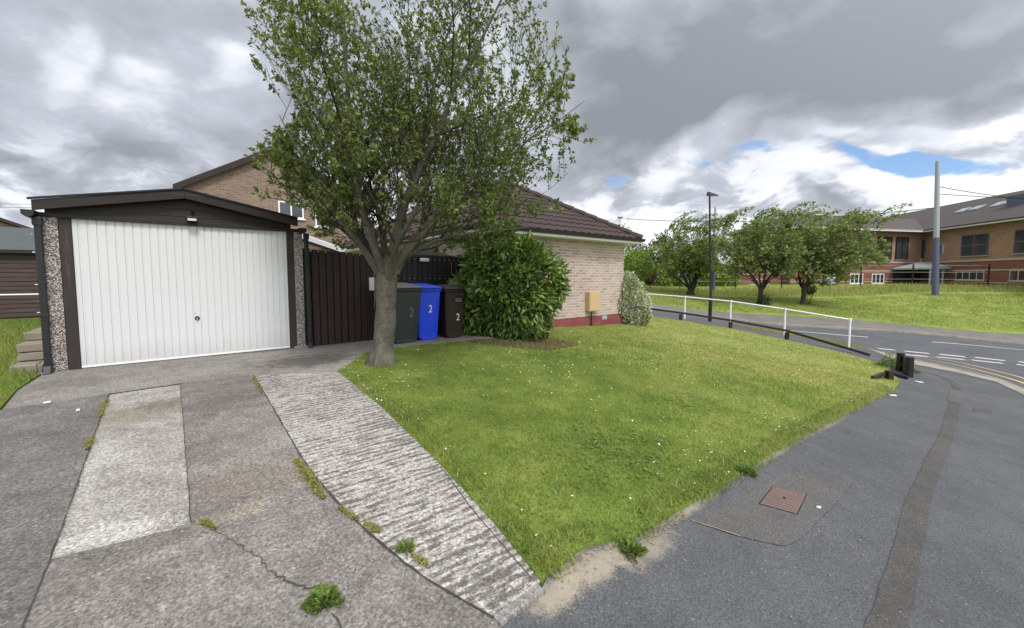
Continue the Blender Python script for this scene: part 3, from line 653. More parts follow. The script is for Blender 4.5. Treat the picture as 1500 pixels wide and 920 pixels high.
edge = scatter([tuple(p) for p in lawn_pave] + [tuple(np.array(p) + np.array([-.14, .12])) for p in lawn_pave[::-1]], 2600)
edge2 = scatter([tuple(np.array(p) + en2 * .07) for p in lawn_pave] + [tuple(p) for p in lawn_pave[::-1]], 4200)
edge2 = edge2[(np.sin(edge2[:, 0] * 9) + np.sin(edge2[:, 0] * 23 + 1) + rngn.normal(0, .9, len(edge2))) > .3]
o = blades(np.vstack([edge, edge2]), .042, .008, 'grass', MT['blade'], lean=1.3); tag(o, 'ragged grass fringe along the tarmac pavement', 'grass', kind='stuff')
q = scatter(side_g, 900); o = blades(q[np.hypot(q[:, 0], q[:, 1]) < 18], .08, .012, 'grass', MT['blade']); tag(o, 'rough grass beside the garage on the left', 'grass', kind='stuff')
q = scatter([(8, 28.2), (20, 27.4), (34, 27.4), (50, 28), (50, 36), (36, 36.5), (20, 34.5), (8, 35)], 110)
o = blades(q, .07, .035, 'grass', MT['blade']); tag(o, 'mown grass on the bank across the road', 'grass', kind='stuff')
q = scatter(vp, 700); o = blades(q, .06, .02, 'grass', MT['blade']); tag(o, 'thin grass verge beside the white railing', 'grass', kind='stuff')
lg = [(4, 36.5), (14, 37.2), (20, 35.2), (36, 37.2), (50, 37), (52, 40), (40, 42), (20, 39.5), (4, 41)]
o = blades(scatter(lg, 45), .45, .05, 'long_grass', MT['straw'], lean=.35); tag(o, 'strip of long pale seeding grass below the office', 'grass', kind='stuff')
# daisies: tiny six sided discs just above the blades, denser in drifts
q = scatter(lawn, 120)
dn = np.sin(q[:, 0] * 1.7 + 1.1) * np.sin(q[:, 1] * 1.3 + q[:, 0] * .6) + rngn.normal(0, .5, len(q)); q = q[dn > .62]
n = len(q); z = gz(q[:, 0], q[:, 1]) + .05; r = .005 + .0045 * rngn.random(n)
a = np.arange(6) * math.pi / 3; tl = rngn.normal(0, .3, (n, 2))
V = np.stack([np.c_[q[:, 0] + r * np.cos(k), q[:, 1] + r * np.sin(k), z + r * (tl[:, 0] * np.cos(k) + tl[:, 1] * np.sin(k))] for k in a], 1).reshape(-1, 3)
o = mesh_np('daisies', V, np.arange(6 * n).reshape(-1, 6), MT['petal'], None, {'rnd': np.repeat(rngn.random(n), 6)})
tag(o, 'tiny white daisies scattered over the lawn', 'daisies', kind='stuff')


def chips(q, r0, name, label, mat, off):
    n = len(q); z = gz(q[:, 0], q[:, 1]) + off; r = r0 * (.4 + rngn.random(n) ** 2 * 1.6); a0 = rngn.random(n) * 6.28
    V = [np.c_[q, z + r * .7]] + [np.c_[q[:, 0] + r * np.cos(a0 + k) * (.7 + .6 * rngn.random(n)), q[:, 1] + r * np.sin(a0 + k), z] for k in (0, 1.6, 3.1, 4.7)]
    V = np.stack(V, 1).reshape(-1, 3); b = np.arange(n)[:, None] * 5; F = np.concatenate([b + [0, 1, 2], b + [0, 2, 3], b + [0, 3, 4], b + [0, 4, 1]])
    return tag(mesh_np(name, V, F, mat), label, 'grit', kind='stuff')
q = np.vstack([scatter(pave, 22), scatter(main, 30), scatter(left_strip, 24), scatter(mid_strip, 30), scatter(ridge, 16), scatter(apron, 14)]); q = q[np.hypot(q[:, 0], q[:, 1]) < 9]
chips(q, .0042, 'grit', 'loose pale grit and tiny stones scattered over the driveway and pavement', MT['wall_stone'], .004)
q = scatter(px((800, 850), (850, 812), (930, 790), (1010, 745), (1015, 757), (945, 806), (880, 842), (815, 866)), 900); chips(q, .006, 'soil_crumbs', 'dry crumbs of soil and grit on the bare corner of the lawn', MT['sand'], .004)
q = scatter(lawn, 420); k = np.sin(q[:, 0] * 2.1 + .4 * np.sin(q[:, 1] * 3)) * np.sin(q[:, 1] * 1.9 + 1.3) + rngn.normal(0, .25, len(q)); q = q[(k > .66) & (np.hypot(q[:, 0], q[:, 1]) < 8)]
n = len(q); a = rngn.random(n) * 6.28; P = np.c_[q, gz(q[:, 0], q[:, 1]) + .018 + .012 * rngn.random(n)]; D = np.c_[np.cos(a), np.sin(a), .25 + 0 * a]
hl = .02 + .012 * rngn.random(n)[:, None]; sd = np.c_[-np.sin(a), np.cos(a), .1 + 0 * a] * hl * .55
V = np.stack([P, P + D * hl * .6 + sd, P + D * hl * 1.3, P + D * hl * .6 - sd], 1).reshape(-1, 3)
o = mesh_np('clover', V, np.arange(4 * n).reshape(-1, 4), MT['clover'], None, {'rnd': np.repeat(rngn.random(n), 4)}); tag(o, 'patches of small round clover leaves among the lawn grass', 'clover', kind='stuff')
q = scatter(lawn, 300); q = q[(np.hypot(q[:, 0], q[:, 1]) < 9) & (np.sin(q[:, 0] * 1.1 + 2) * np.cos(q[:, 1] * 1.4 + q[:, 0] * .3) + rngn.normal(0, .5, len(q)) > .35)]
n = len(q); a = rngn.random(n) * 6.28; P = np.c_[q, gz(q[:, 0], q[:, 1]) + .022 + .012 * rngn.random(n)]; D = np.c_[np.cos(a), np.sin(a), rngn.normal(0, .12, n)] * (.03 + .04 * rngn.random(n))[:, None]; W2 = np.c_[-np.sin(a), np.cos(a), 0 * a] * .0022
V = np.stack([P - W2, P + W2, P + D], 1).reshape(-1, 3)
o = mesh_np('dry_clippings', V, np.arange(3 * n).reshape(-1, 3), MT['straw'], None, {'rnd': np.repeat(.5 + .5 * rngn.random(n), 3)}); tag(o, 'dry yellow mowing clippings lying on the lawn', 'clippings', kind='stuff')


# ------------------------------------------------------------------ foliage
def leaf_mesh(name, C, Dv, ln, wd, mat, parent=None, fold=.25, rnd=None, rng=rngn):
    """one folded diamond leaf per centre C, pointing along Dv"""
    n = len(C); Dv = Dv / (np.linalg.norm(Dv, axis=1)[:, None] + 1e-9)
    up = rng.normal(0, 1, (n, 3)) + np.array([0, 0, 1.2]); sd = np.cross(Dv, up); sd /= np.linalg.norm(sd, axis=1)[:, None] + 1e-9
    nm = np.cross(sd, Dv); k_ = .6 + .75 * rng.random(n); l = (ln * k_)[:, None]; w_ = (wd * k_ * (.8 + .4 * rng.random(n)))[:, None]
    m_ = C + Dv * l * .45 - nm * w_ * fold * .5
    V = np.stack([C, m_ + sd * w_ / 2 + nm * w_ * fold, C + Dv * l - nm * l * .08, m_ - sd * w_ / 2 + nm * w_ * fold], 1).reshape(-1, 3)
    b = np.arange(n)[:, None] * 4; F = np.concatenate([b + [0, 1, 2], b + [0, 2, 3]])
    rnd = rng.random(n) if rnd is None else rnd
    return mesh_np(name, V, F, mat, parent, {'rnd': np.repeat(rnd, 4)})
class Tree:
    def __init__(s, seed, base, fork, r0, ec, er, limbs=9, k1=7, k2=6, k3=4, zmin=-.35, twig=.42, bad=None, wind=(0, 0, 0), nl=17, lump=1.):
        s.nl = nl; s.lump = lump
        s.rng = rg = np.random.default_rng(seed); s.ec = np.array(ec, float); s.er = np.array(er, float); s.bad = bad; s.wind = np.array(wind, float)
        s.wood = MB(); s.twigs = MB(); s.lp = []; s.ld = []; base = np.array(base, float); fork = np.array(fork, float)
        Rr = float(s.er.mean()); s.R = Rr
        # trunk with a flared foot
        n = 13; u = np.linspace(0, 1, n); tp = base + (fork - base) * u[:, None] + np.c_[.03 * np.sin(u * 5), .03 * np.cos(u * 4), 0 * u] * u[:, None] * (r0 / .19)
        s.wood.tube(np.vstack([tp[0] - [0, 0, .12], tp]), np.r_[r0 * 1.45, r0 * (.93 + .42 * np.exp(-u * 9) + .05 * u ** 4) * (1 + .05 * np.sin(u * 17 + 1) + .035 * np.sin(u * 31))], 16)
        s.wood.tube([fork - [0, 0, .05], fork + [.02, .0, r0 * 1.6]], [r0 * .93, r0 * .45], 12)
        for k in range(6):
            a = k * 1.05 + .4; q = base + np.array([math.cos(a), math.sin(a), 0]) * r0 * 1.1; s.wood.tube([base + np.array([math.cos(a), math.sin(a), 0]) * r0 * .7 + [0, 0, r0 * 1.7], q + [0, 0, r0 * .45], q + np.array([math.cos(a), math.sin(a), 0]) * r0 * .5 + [0, 0, -.03]], [r0 * .2, r0 * .26, r0 * .12], 7)
        rad = r0 * .93
        for i in range(limbs):
            zf = zmin + (1 - zmin) * (i + .5) / limbs; a = i * 2.39996 + rg.random() * .5; h = math.sqrt(max(0, 1 - zf * zf))
            d = np.array([h * math.cos(a), h * math.sin(a), zf]); tgt = s.ec + d * s.er * (.86 + .12 * rg.random())
            if s.bad and s.bad(tgt): continue
            p0 = fork - [0, 0, r0 * (.4 + 1.1 * ((i * 7) % 5) / 4)] + np.array([d[0], d[1], 0]) * r0 * .35; Lg = np.linalg.norm(tgt - p0)
            p1 = p0 + np.array([d[0] * .45, d[1] * .45, .55 + .35 * max(0, zf)]) * Lg * .42
            s.branch(s.bez(p0, p1, tgt, 12, .02 * Lg), r0 * (.30 if i % 2 else .42), 1, (k1, k2, k3), twig)
    def bez(s, a, b, c, n, jit):
        u = np.linspace(0, 1, n)[:, None]; p = (1 - u) ** 2 * a + 2 * u * (1 - u) * b + u * u * c
        w_ = np.cumsum(s.rng.normal(0, 1, (n, 3)), 0) * jit * .35; w_ -= u * w_[-1] * .6; w_[0] = 0; return p + w_ * np.minimum(u * 4, 1)
    def ok(s, p):
        q = (p - s.ec) / s.er; lump = 1 + s.lump * (.12 * math.sin(p[0] * 3.1 + p[2] * 2.3) + .11 * math.sin(p[1] * 2.7 - p[2] * 3.3 + 1) + .3 * max(0, s.rng.random() - .72))
        return q @ q < lump and not (s.bad and s.bad(p))
    def branch(s, pts, r, lvl, ks, twig):
        m = len(pts); rr = r * (1 - np.linspace(0, 1, m) * (.94 if lvl == 1 else .8))
        if lvl == 1: rr = rr * (1 + .45 * np.exp(-np.linspace(0, 1, m) * 11))
        (s.wood if lvl == 1 else s.twigs).tube(pts, np.maximum(rr, .0032 * s.R / 2.3), 9 if lvl == 1 else (5 if lvl == 2 else 3), cap=False)
        rg = s.rng
        if lvl == 4:
            nl = int(s.nl * (1.75 if pts[-1][2] < s.ec[2] - .4 * s.er[2] else 1.2 if pts[-1][2] < s.ec[2] - .05 * s.er[2] else 1.0)); u = 1 - .95 * rg.random(nl) ** 2.2
            for x in u:
                i = min(m - 2, int(x * (m - 1))); f = x * (m - 1) - i; p = pts[i] * (1 - f) + pts[i + 1] * f
                tg = pts[i + 1] - pts[i]; tg = tg / (np.linalg.norm(tg) + 1e-9); d = tg * .5 + rg.normal(0, .7, 3) + s.wind * .5 + [0, 0, -.15]
                s.lp.append(p + rg.normal(0, .012 * s.R / 2.3, 3)); s.ld.append(d)
            return
        k = ks[lvl - 1]
        for j in range(k):
            x = (.22 if lvl == 1 else .12) + (.78 if lvl == 1 else .88) * (j + rg.random()) / k; x = min(x, .99)
            i = min(m - 2, int(x * (m - 1))); f = x * (m - 1) - i; p = pts[i] * (1 - f) + pts[i + 1] * f
            tg = pts[i + 1] - pts[i]; tg /= np.linalg.norm(tg) + 1e-9
            q = rg.normal(0, 1, 3); q -= tg * (q @ tg); q /= np.linalg.norm(q) + 1e-9
            d = tg * .75 + q * .85 + np.array([0, 0, .28]) + s.wind * .45; d /= np.linalg.norm(d)
            Lg = (s.R * (.62, .30)[lvl - 1] * (1.1 - .5 * x) * (.7 + .6 * rg.random())) if lvl < 3 else twig * (.6 + .8 * rg.random())
            e = p + d * Lg; tries = 0
            while not s.ok(e) and tries < 4: Lg *= .7; e = p + d * Lg; tries += 1
            if tries == 4 and lvl < 3 and rg.random() < .6: continue
            if s.bad and s.bad(e): continue
            b = p + d * Lg * .5 + np.array([0, 0, -.03 * Lg]); e = e + np.array([0, 0, .10 * Lg])
            s.branch(s.bez(p, b, e, (0, 9, 6, 4)[lvl], .03 * Lg), rr[i] * (.5 if lvl < 3 else .45), lvl + 1, ks, twig)
    def make(s, name, label, cat, loc, leafm, ln, wd, group=None, trunkm=None):
        root = thing(name, label, cat, loc, 0, group); off = Matrix.Translation(-Vector(loc))
        o = s.wood.build('trunk', trunkm or MT['bark'], root, smooth=60); o.data.transform(off)
        c = leaf_mesh('crown', np.array(s.lp), np.array(s.ld), ln, wd, leafm, root, rng=s.rng); c.data.transform(off)
        b = s.twigs.build('twigs', MT['twig'], c); b.data.transform(off)
        return root
def garage_clear(p):
    s_, t_ = ST(p[0], p[1])
    return (t_ < .35 and p[2] < 2.75 and s_ < 3.2) or p[2] < 1.62 or (t_ < .4 and p[2] < 2.3) or p[1] < 3.6
tb_ = G(559, 533); tz = gzf(*tb_)
bt = Tree(11, (*tb_, tz), (tb_[0] + .13, tb_[1] + .02, 1.36), .15, (-1.13, 5.95, 3.7), (2.26, 2.0, 2.65), 14, 8, 6, 4, -.8, .46, garage_clear, nl=20, lump=1.6)
bt.make('garden_tree', 'big garden tree with smooth forked trunk and airy crown beside the driveway', 'tree', (*tb_, tz), MT['leaf'], .052, .031)

def shell_leaves(rng, c, r, n, depth, out_w=1., down=.4, lump=.1, zcut=None, pts=4.):
    d = rng.normal(0, 1, (n, 3)); d /= np.linalg.norm(d, axis=1)[:, None]
    k = 1 + lump * (np.sin(d[:, 0] * pts + c[0] * 3) * np.cos(d[:, 2] * pts * 1.2 + c[1]) + .6 * np.sin(d[:, 1] * pts * 1.7 + d[:, 2] * 3))
    rr = (1 - depth * rng.random(n) ** 1.4) * k
    P = np.array(c) + d * np.array(r) * rr[:, None]; D = d * out_w + rng.normal(0, .55, (n, 3)) - np.array([0, 0, down])
    if zcut is not None:
        m_ = P[:, 2] > zcut; P, D = P[m_], D[m_]
    return P, D
def blob_core(name, c, r, mat, parent, lump=.1, pts=4., z0=None):
    bm = bmesh.new(); bmesh.ops.create_icosphere(bm, subdivisions=4, radius=1)
    for v in bm.verts:
        d = v.co.normalized(); k = 1 + lump * (math.sin(d.x * pts + c[0] * 3) * math.cos(d.z * pts * 1.2 + c[1]) + .6 * math.sin(d.y * pts * 1.7 + d.z * 3))
        v.co = Vector((c[0] + d.x * r[0] * k, c[1] + d.y * r[1] * k, c[2] + d.z * r[2] * k))
        if z0 is not None: v.co.z = max(v.co.z, z0)
    me = bpy.data.meshes.new(name); bm.to_mesh(me); bm.free(); me.shade_smooth()
    return link_mesh(name, me, mat, parent)
def shrub(name, label, cat, lobes, leafm, n, ln, wd, depth=.3, stem=True, group=None, down=.4, lump=.1, core=.72, seed=1):
    rg = np.random.default_rng(seed); c0 = lobes[0][0]; z0 = gzf(c0[0], c0[1]); root = thing(name, label, cat, (c0[0], c0[1], z0), 0, group)
    off = Matrix.Translation(-Vector((c0[0], c0[1], z0))); PP, DP = [], []
    vol = sum(l[1][0] * l[1][2] for l in lobes)
    for c, r in lobes:
        P, D = shell_leaves(rg, c, r, int(n * r[0] * r[2] / vol), depth, down=down, lump=lump, zcut=z0 + .02)
        for c2, r2 in lobes:
            if c2 is not c:
                m_ = ((((P - np.array(c2)) / np.array(r2)) ** 2).sum(1) > .55); P, D = P[m_], D[m_]
        PP.append(P); DP.append(D)
    o = leaf_mesh('foliage', np.vstack(PP), np.vstack(DP), ln, wd, leafm, root, rng=rg); o.data.transform(off)
    mb = MB()
    for c, r in lobes:
        for k in range(7):
            a = rg.random() * 6.28; e = np.array(c) + np.array([math.cos(a) * r[0], math.sin(a) * r[1], (rg.random() - .2) * r[2]]) * .8
            b = np.array([c[0] + math.cos(a) * .1 * r[0], c[1] + math.sin(a) * .1 * r[1], z0 - .03]); mid = (b + e) / 2 + [0, 0, r[2] * .2]
            u = np.linspace(0, 1, 6)[:, None]; mb.tube((1 - u) ** 2 * b + 2 * u * (1 - u) * mid + u * u * e, .02 * r[0] * (1 - .7 * u[:, 0]) + .004, 5)
    s_ = mb.build('stems', MT['twig'], root); s_.data.transform(off)
    return root
lb = G(750, 503)
shrub('laurel_bush', 'large glossy green laurel bush in front of the bungalow wall beside the bins', 'bush',
      [((lb[0] - .02, lb[1] + .75, .78), (.98, .85, .85)), ((lb[0] - .35, lb[1] + .85, 1.35), (.72, .7, .68)), ((lb[0] + .42, lb[1] + .8, 1.2), (.62, .62, .62)), ((lb[0] - .75, lb[1] + .65, .62), (.55, .5, .62)), ((lb[0] - .3, lb[1] + .7, 1.82), (.42, .4, .42)), ((lb[0] + .22, lb[1] + .65, 1.6), (.3, .3, .36)), ((lb[0] + .7, lb[1] + .75, .95), (.4, .4, .5))],
      MT['laurel'], 24000, .145, .052, .6, down=.1, lump=.17, seed=3)
vb = G(928, 478)
shrub('variegated_bush', 'rounded silvery cream variegated bush at the corner of the bungalow', 'bush',
      [((vb[0] + .0, vb[1] + .5, gzf(*vb) + .62), (.64, .55, .72)), ((vb[0] - .1, vb[1] + .5, gzf(*vb) + 1.12), (.42, .4, .5)), ((vb[0] + .28, vb[1] + .42, gzf(*vb) + .3), (.36, .4, .34))],
      MT['varieg'], 14000, .07, .034, .3, down=.1, lump=.07, seed=4)


# ------------------------------------------------------------------ garage (local x along the front, y into the garage)
gr = thing('garage', 'concrete sectional garage with white ribbed up and over door and brown fascia', 'garage', (L0[0], L0[1], 0), A0)
W_, DEP = 2.435, 5.2
mb = MB(); xs = np.arange(0, W_ - .03, .0868)
prof = [(0., 0.)]
for x in np.arange(.045, W_ - .04, .0868):
    prof += [(x, 0.), (x + .006, .011), (x + .016, .011), (x + .022, 0.)]
prof.append((W_, 0.)); zb, zt = .03, 1.955
for (a, ya), (b, yb) in zip(prof[:-1], prof[1:]):
    mb.face((a, ya, zb), (b, yb, zb), (b, yb, zt), (a, ya, zt))
door = mb.build('door', MT['door'], gr)
MB().box(0, W_, -.006, .03, 0.008, .034).build('bottom_rail', MT['pvc'], door, .003)
hs, hz = atwall(289, 466)
hb = MB().tube([(hs, -.001, hz), (hs, -.014, hz)], .03, 20).build('handle', MT['blackpl'], door, .002, 40)
MB().tube([(hs, -.014, hz), (hs, -.03, hz)], [.013, .011], 14).box(hs - .006, hs + .006, -.034, -.03, hz - .028, hz + .012).build('knob', MT['chrome'], hb, 0, 40)
MB().tube([(hs - .02, 0, hz + .075), (hs - .02, -.004, hz + .075)], .006, 10).build('keyhole', MT['blackpl'], door)
for a, b in ((-.115, -.004), (W_ + .004, W_ + .105)):
    MB().box(a, b, -.02, .08, 0, 1.99).build('frame_post', MT['frame'], gr, .004)
for a, b in ((-.30, -.117), (W_ + .107, W_ + .235)):
    MB().box(a, b, -.035, .1, -.02, 1.99).build('front_panel', MT['pebble'], gr, .006)
MB().box(W_ + .06, W_ + .27, -.06, .1, -.03, .03).build('footing', MT['conc_edge'], gr, .008)
for k in range(7):
    y0 = .1 + k * .73
    MB().box(-.30, -.24, y0, y0 + .72, -.02, 2.0).build('side_panel', MT['pebble'], gr, .006)
    MB().box(W_ + .18, W_ + .235, y0, y0 + .72, -.02, 2.0).build('side_panel', MT['pebble'], gr, .006)
for zz_ in (.75, 1.1, 1.5, 1.72):
    MB().tube([(-.31, .05, zz_), (-.36, .05, zz_)], .008, 8).build('panel_bolt', MT['steel'], gr)
# gable infill of overlapping boards, barge boards, roof sheets
XP, ZP = atwall(270, 277.5, .16); XL, ZL = atwall(45, 292, .16); XR, ZR = atwall(436, 320.5, .16)
for k in range(4):
    z0, z1 = 1.955 + k * .105, 1.955 + (k + 1) * .105 + .012
    def roofz(x): return (ZL + (ZP - ZL) * (x - XL) / (XP - XL) if x < XP else ZR + (ZP - ZR) * (XR - x) / (XR - XP)) - .06
    def xl(z): return max(XL + .08, XL + (z + .06 - ZL) / (ZP - ZL) * (XP - XL))
    def xr(z): return min(XR - .08, XR - (z + .06 - ZR) / (ZP - ZR) * (XR - XP))
    if z0 > ZP - .08: break
    z1 = min(z1, ZP - .065)
    poly = [(xl(z0), -.03, z0), (xr(z0), -.03, z0), (xr(z1), -.022, z1), (xl(z1), -.022, z1)]
    MB().prism(poly, (0, 0, 0), (0, .02, 0)).build('gable_board', MT['darkwood'], gr, .002)
MB().box(-.32, W_ + .25, -.05, -.03, 1.935, 1.99).build('lintel', MT['darkwood'], gr, .004)
for a, b in (((XL, ZL), (XP, ZP)), ((XP, ZP), (XR, ZR))):
    dx, dz = b[0] - a[0], b[1] - a[1]
    poly = [(a[0], -.16, a[1] - .125), (b[0], -.16, b[1] - .125), (b[0], -.16, b[1]), (a[0], -.16, a[1])]
    MB().prism(poly, (0, 0, 0), (0, .03, 0)).build('barge_board', MT['darkwood'], gr, .004)
    poly = [(a[0] - .03 * np.sign(dx), -.18, a[1] + .002), (b[0], -.18, b[1] + .002), (b[0], -.18, b[1] + .022), (a[0] - .03, -.18, a[1] + .022)]
    MB().prism(poly, (0, 0, 0), (0, .06, 0)).build('drip_trim', MT['blackpl'], gr)
    n = 34; top = MB(); 
    for i in range(n):
        x0 = a[0] + dx * i / n; x1 = a[0] + dx * (i + 1) / n; z0 = a[1] + dz * i / n; z1 = a[1] + dz * (i + 1) / n
        top.face((x0, -.12, z0 - .004), (x1, -.12, z1 - .004), (x1, DEP, z1 - .004), (x0, DEP, z0 - .004))
        top.face((x0, -.12, z0 - .02), (x1, -.12, z1 - .02), (x1, DEP, z1 - .02), (x0, DEP, z0 - .02))
    top.build('roof', MT['felt'], gr)
MB().box(.12, .32, .25, .5, 2.24, 2.30).build('roof_vent', MT['felt'], gr, .01)
for sgn, x in ((-1, XL + .0), (1, XR - .0)):
    gt = MB(); prf = [(-.055, .06), (-.05, 0), (-.02, -.03), (.02, -.03), (.05, 0), (.055, .06)]
    gt.prism([(x + a * 1.0 + sgn * (.03 if sgn < 0 else .07), -.2, ZL - .18 + c_ * .9) for a, c_ in prf], (0, 0, 0), (0, DEP + .2, 0)); gt.build('gutter', MT['pipe'], gr)
    xp = atwall(63, 430, .08)[0] if sgn < 0 else atwall(451, 430, .08)[0]
    w2 = .036 if sgn < 0 else .028
    w2 = .030 if sgn < 0 else .026
    dp = MB().box(xp - w2, xp + w2, -.12, -.05, .08, ZL - .22)
    d_ = dp.build('downpipe', MT['pipe'], gr, .004)
    MB().box(xp - w2 - .008, xp + w2 + .008, -.128, -.042, .70, .74).build('collar', MT['pipe'], d_, .003)
    MB().box(xp - w2 - .012, xp + w2 + .012, -.13, -.04, ZL - .30, ZL - .2).build('hopper', MT['pipe'], d_, .006)
    MB().hexa([(xp - w2 - .004, -.2, .0), (xp + w2 + .004, -.2, .0), (xp + w2 + .004, -.045, .0), (xp - w2 - .004, -.045, .0)],
              [(xp - w2 - .004, -.16, .09), (xp + w2 + .004, -.16, .09), (xp + w2 + .004, -.045, .13), (xp - w2 - .004, -.045, .13)]).build('shoe', MT['pipe'], d_, .004)
# security light on the fascia
fs, fz = atwall(281, 320, .1)
fl = MB().box(fs - .012, fs + .012, -.07, -.03, fz - .02, fz + .09).box(fs - .06, fs + .06, -.15, -.06, fz - .045, fz + .02).build('floodlight', MT['blackpl'], gr, .004)
MB().box(fs - .05, fs + .05, -.156, -.149, fz - .038, fz - .006).build('lens', MT['lampglass'], fl)
MB().tube([(fs + .01, -.07, fz + .1), (fs + .01, -.10, fz + .075)], [.022, .018], 12).build('sensor', MT['blackpl'], fl, 0, 40)
MB().box(-.24, W_ + .18, .06, DEP - .1, .0, .012).build('floor', MT['apron'], gr)
MB().box(-.3, W_ + .235, DEP - .05, DEP + .02, 0, 2.1).build('rear_wall', MT['pebble'], gr)

# ------------------------------------------------------------------ gate and fences in line with the garage front
rng = random.Random(4)
gs0, gs1 = 2.80, 3.74
gt = thing('garden_gate', 'tall dark brown vertical board gate beside the garage', 'gate', (*GP(gs0, 0), 0), A0)
wg = gs1 - gs0; nb = 8; bw = wg / nb
MB().box(wg + .002, wg + .045, -.03, .05, -.03, 1.6).build('gate_post', MT['board'], gt, .004)
MB().box(-.115, -.012, -.01, .09, -.03, 1.68).build('gate_post', MT['blackwood'], gt, .004)
for k in range(nb):
    x0 = k * bw; top = 1.665 - .07 * x0 / 1.2 + rng.uniform(-.008, .008)
    MB().box(x0 + .008, x0 + bw - .008, -.028, -.008, -.01 + rng.uniform(0, .02), top).build('board', MT['board'], gt, .003)
    MB().box(x0 - .04, x0 + .05, .03, .045, -.02, top - .03).build('rear_board', MT['blackwood'], gt)
for zz_ in (.35, .85, 1.4): MB().box(0, wg, -.006, .028, zz_ - .045, zz_ + .045).build('rail', MT['board'], gt)
# narrow gate with the notice
g2 = thing('side_gate', 'narrow dark brown board gate with a white notice beside the tree trunk', 'gate', (*GP(3.78, 0), 0), A0)
for k in range(4):
    MB().box(k * .105 + .005, k * .105 + .1, -.02, .0, .0, 1.42 + .03 * math.sin(k)).build('board', MT['board'], g2, .003)
for zz_ in (.4, 1.1): MB().box(0, .42, .002, .035, zz_ - .04, zz_ + .04).build('rail', MT['board'], g2)
ns, nz = atwall(543, 416)
MB().box(ns - 3.78 - .045, ns - 3.78 + .06, -.026, -.021, nz - .12, nz + .12).build('notice', MT['litter'], g2)
ks, kz = atwall(543, 436)
MB().tube([(ks - 3.78 + .03, -.02, kz), (ks - 3.78 + .03, -.05, kz)], .018, 10).build('latch', MT['chrome'], g2)
MB().box(-.02, .2, -.03, .05, 1.47, 1.56).build('top_rail', MT['polegrey'], g2, .004)
bf = thing('black_fence', 'black stained vertical board fence with nail heads behind the wheelie bins', 'fence', (*GP(4.24, -.1), 0), A0)
for k in range(19):
    x0 = k * .115
    MB().box(x0 + .006, x0 + .108, -.02, 0, .0, 1.64 + rng.uniform(-.01, .01)).build('board', MT['blackwood'], bf, .003)
for k in range(19):
    for zz_ in (1.16, 1.55): MB().tube([(k * .115 + .057, -.02, zz_), (k * .115 + .057, -.025, zz_)], .008, 6).build('nail', MT['steel'], bf)
for zz_ in (.35, 1.16, 1.55): MB().box(0, 2.2, .002, .04, zz_ - .04, zz_ + .04).build('rail', MT['blackwood'], bf)
for x in (0, 2.15): MB().box(x, x + .09, .005, .095, -.02, 1.66).build('post', MT['blackwood'], bf, .004)
bs, bz = atwall(620, 381, -.08)
lt = thing('bulkhead_light', 'small pale bulkhead light on the black fence above the blue bin', 'light', (*GP(bs, -.08), bz), A0)
MB().box(-.11, .11, -.03, 0, -.045, .045).build('base', MT['blackpl'], lt, .008)
MB().box(-.1, .1, -.075, -.03, -.035, .035).build('diffuser', MT['lampglass'], lt, .015)

# small felt-roofed shed behind the black fence
hl_, _z = atwall(588, 376, -.55); hr_, hz_ = atwall(664, 376, -.55); hw_ = hr_ - hl_
sh = thing('garden_shed', 'low black shed with dark hipped felt roof behind the black fence', 'shed', (*GP(hl_, -.55), 0), A0)
MB().box(.1, hw_ - .1, .1, .95, 0, hz_ - .02).build('wall', MT['blackwood'], sh)
rf = MB(); q = [(0, 0, hz_), (hw_, 0, hz_), (hw_, 1.05, hz_), (0, 1.05, hz_)]; a, b = (hw_ * .36, .5, hz_ + .27), (hw_ * .58, .5, hz_ + .27)
rf.face(q[0], q[1], b, a).face(q[1], q[2], b).face(q[2], q[3], a, b).face(q[3], q[0], a).face(*q[::-1]); rf.build('roof', MT['darkfelt'], sh)
MB().box(-.02, hw_ + .02, -.03, -.004, hz_ - .06, hz_ + .01).build('fascia', MT['blackwood'], sh)
# white-edged lean-to roof behind the gate
s0, z0 = atwall(447, 349, -1.5); s1, z1 = atwall(505, 371, -1.5)
ln_ = thing('lean_to', 'white edged sloping lean-to roof behind the brown gate', 'lean-to', (*GP(s0, -1.5), 0), A0)
MB().prism([(-1.2, 0, z0 + .35), (s1 - s0, 0, z1), (s1 - s0, 0, z1 + .09), (-1.2, 0, z0 + .45)], (0, 0, 0), (0, .03, 0)).build('fascia', MT['pvc'], ln_)
MB().prism([(-1.2, .031, z0 + .42), (s1 - s0 + .05, .031, z1 + .07), (s1 - s0 + .05, .031, z1 + .1), (-1.2, .031, z0 + .46)], (0, 0, 0), (0, 2.6, 0)).build('roof', MT['pvc'], ln_)
MB().prism([(-1.1, .05, 0), (s1 - s0 - .02, .05, 0), (s1 - s0 - .02, .05, z1 + .01), (-1.1, .05, z0 + .33)], (0, 0, 0), (0, .04, 0)).build('wall', MT['brick_gable'], ln_)
for x, y in ((.05, .1), (.05, 2.4), (s1 - s0 - .1, .1), (s1 - s0 - .1, 2.4)): MB().box(x, x + .07, y, y + .07, 0, z1 + .02).build('post', MT['pvc'], ln_)

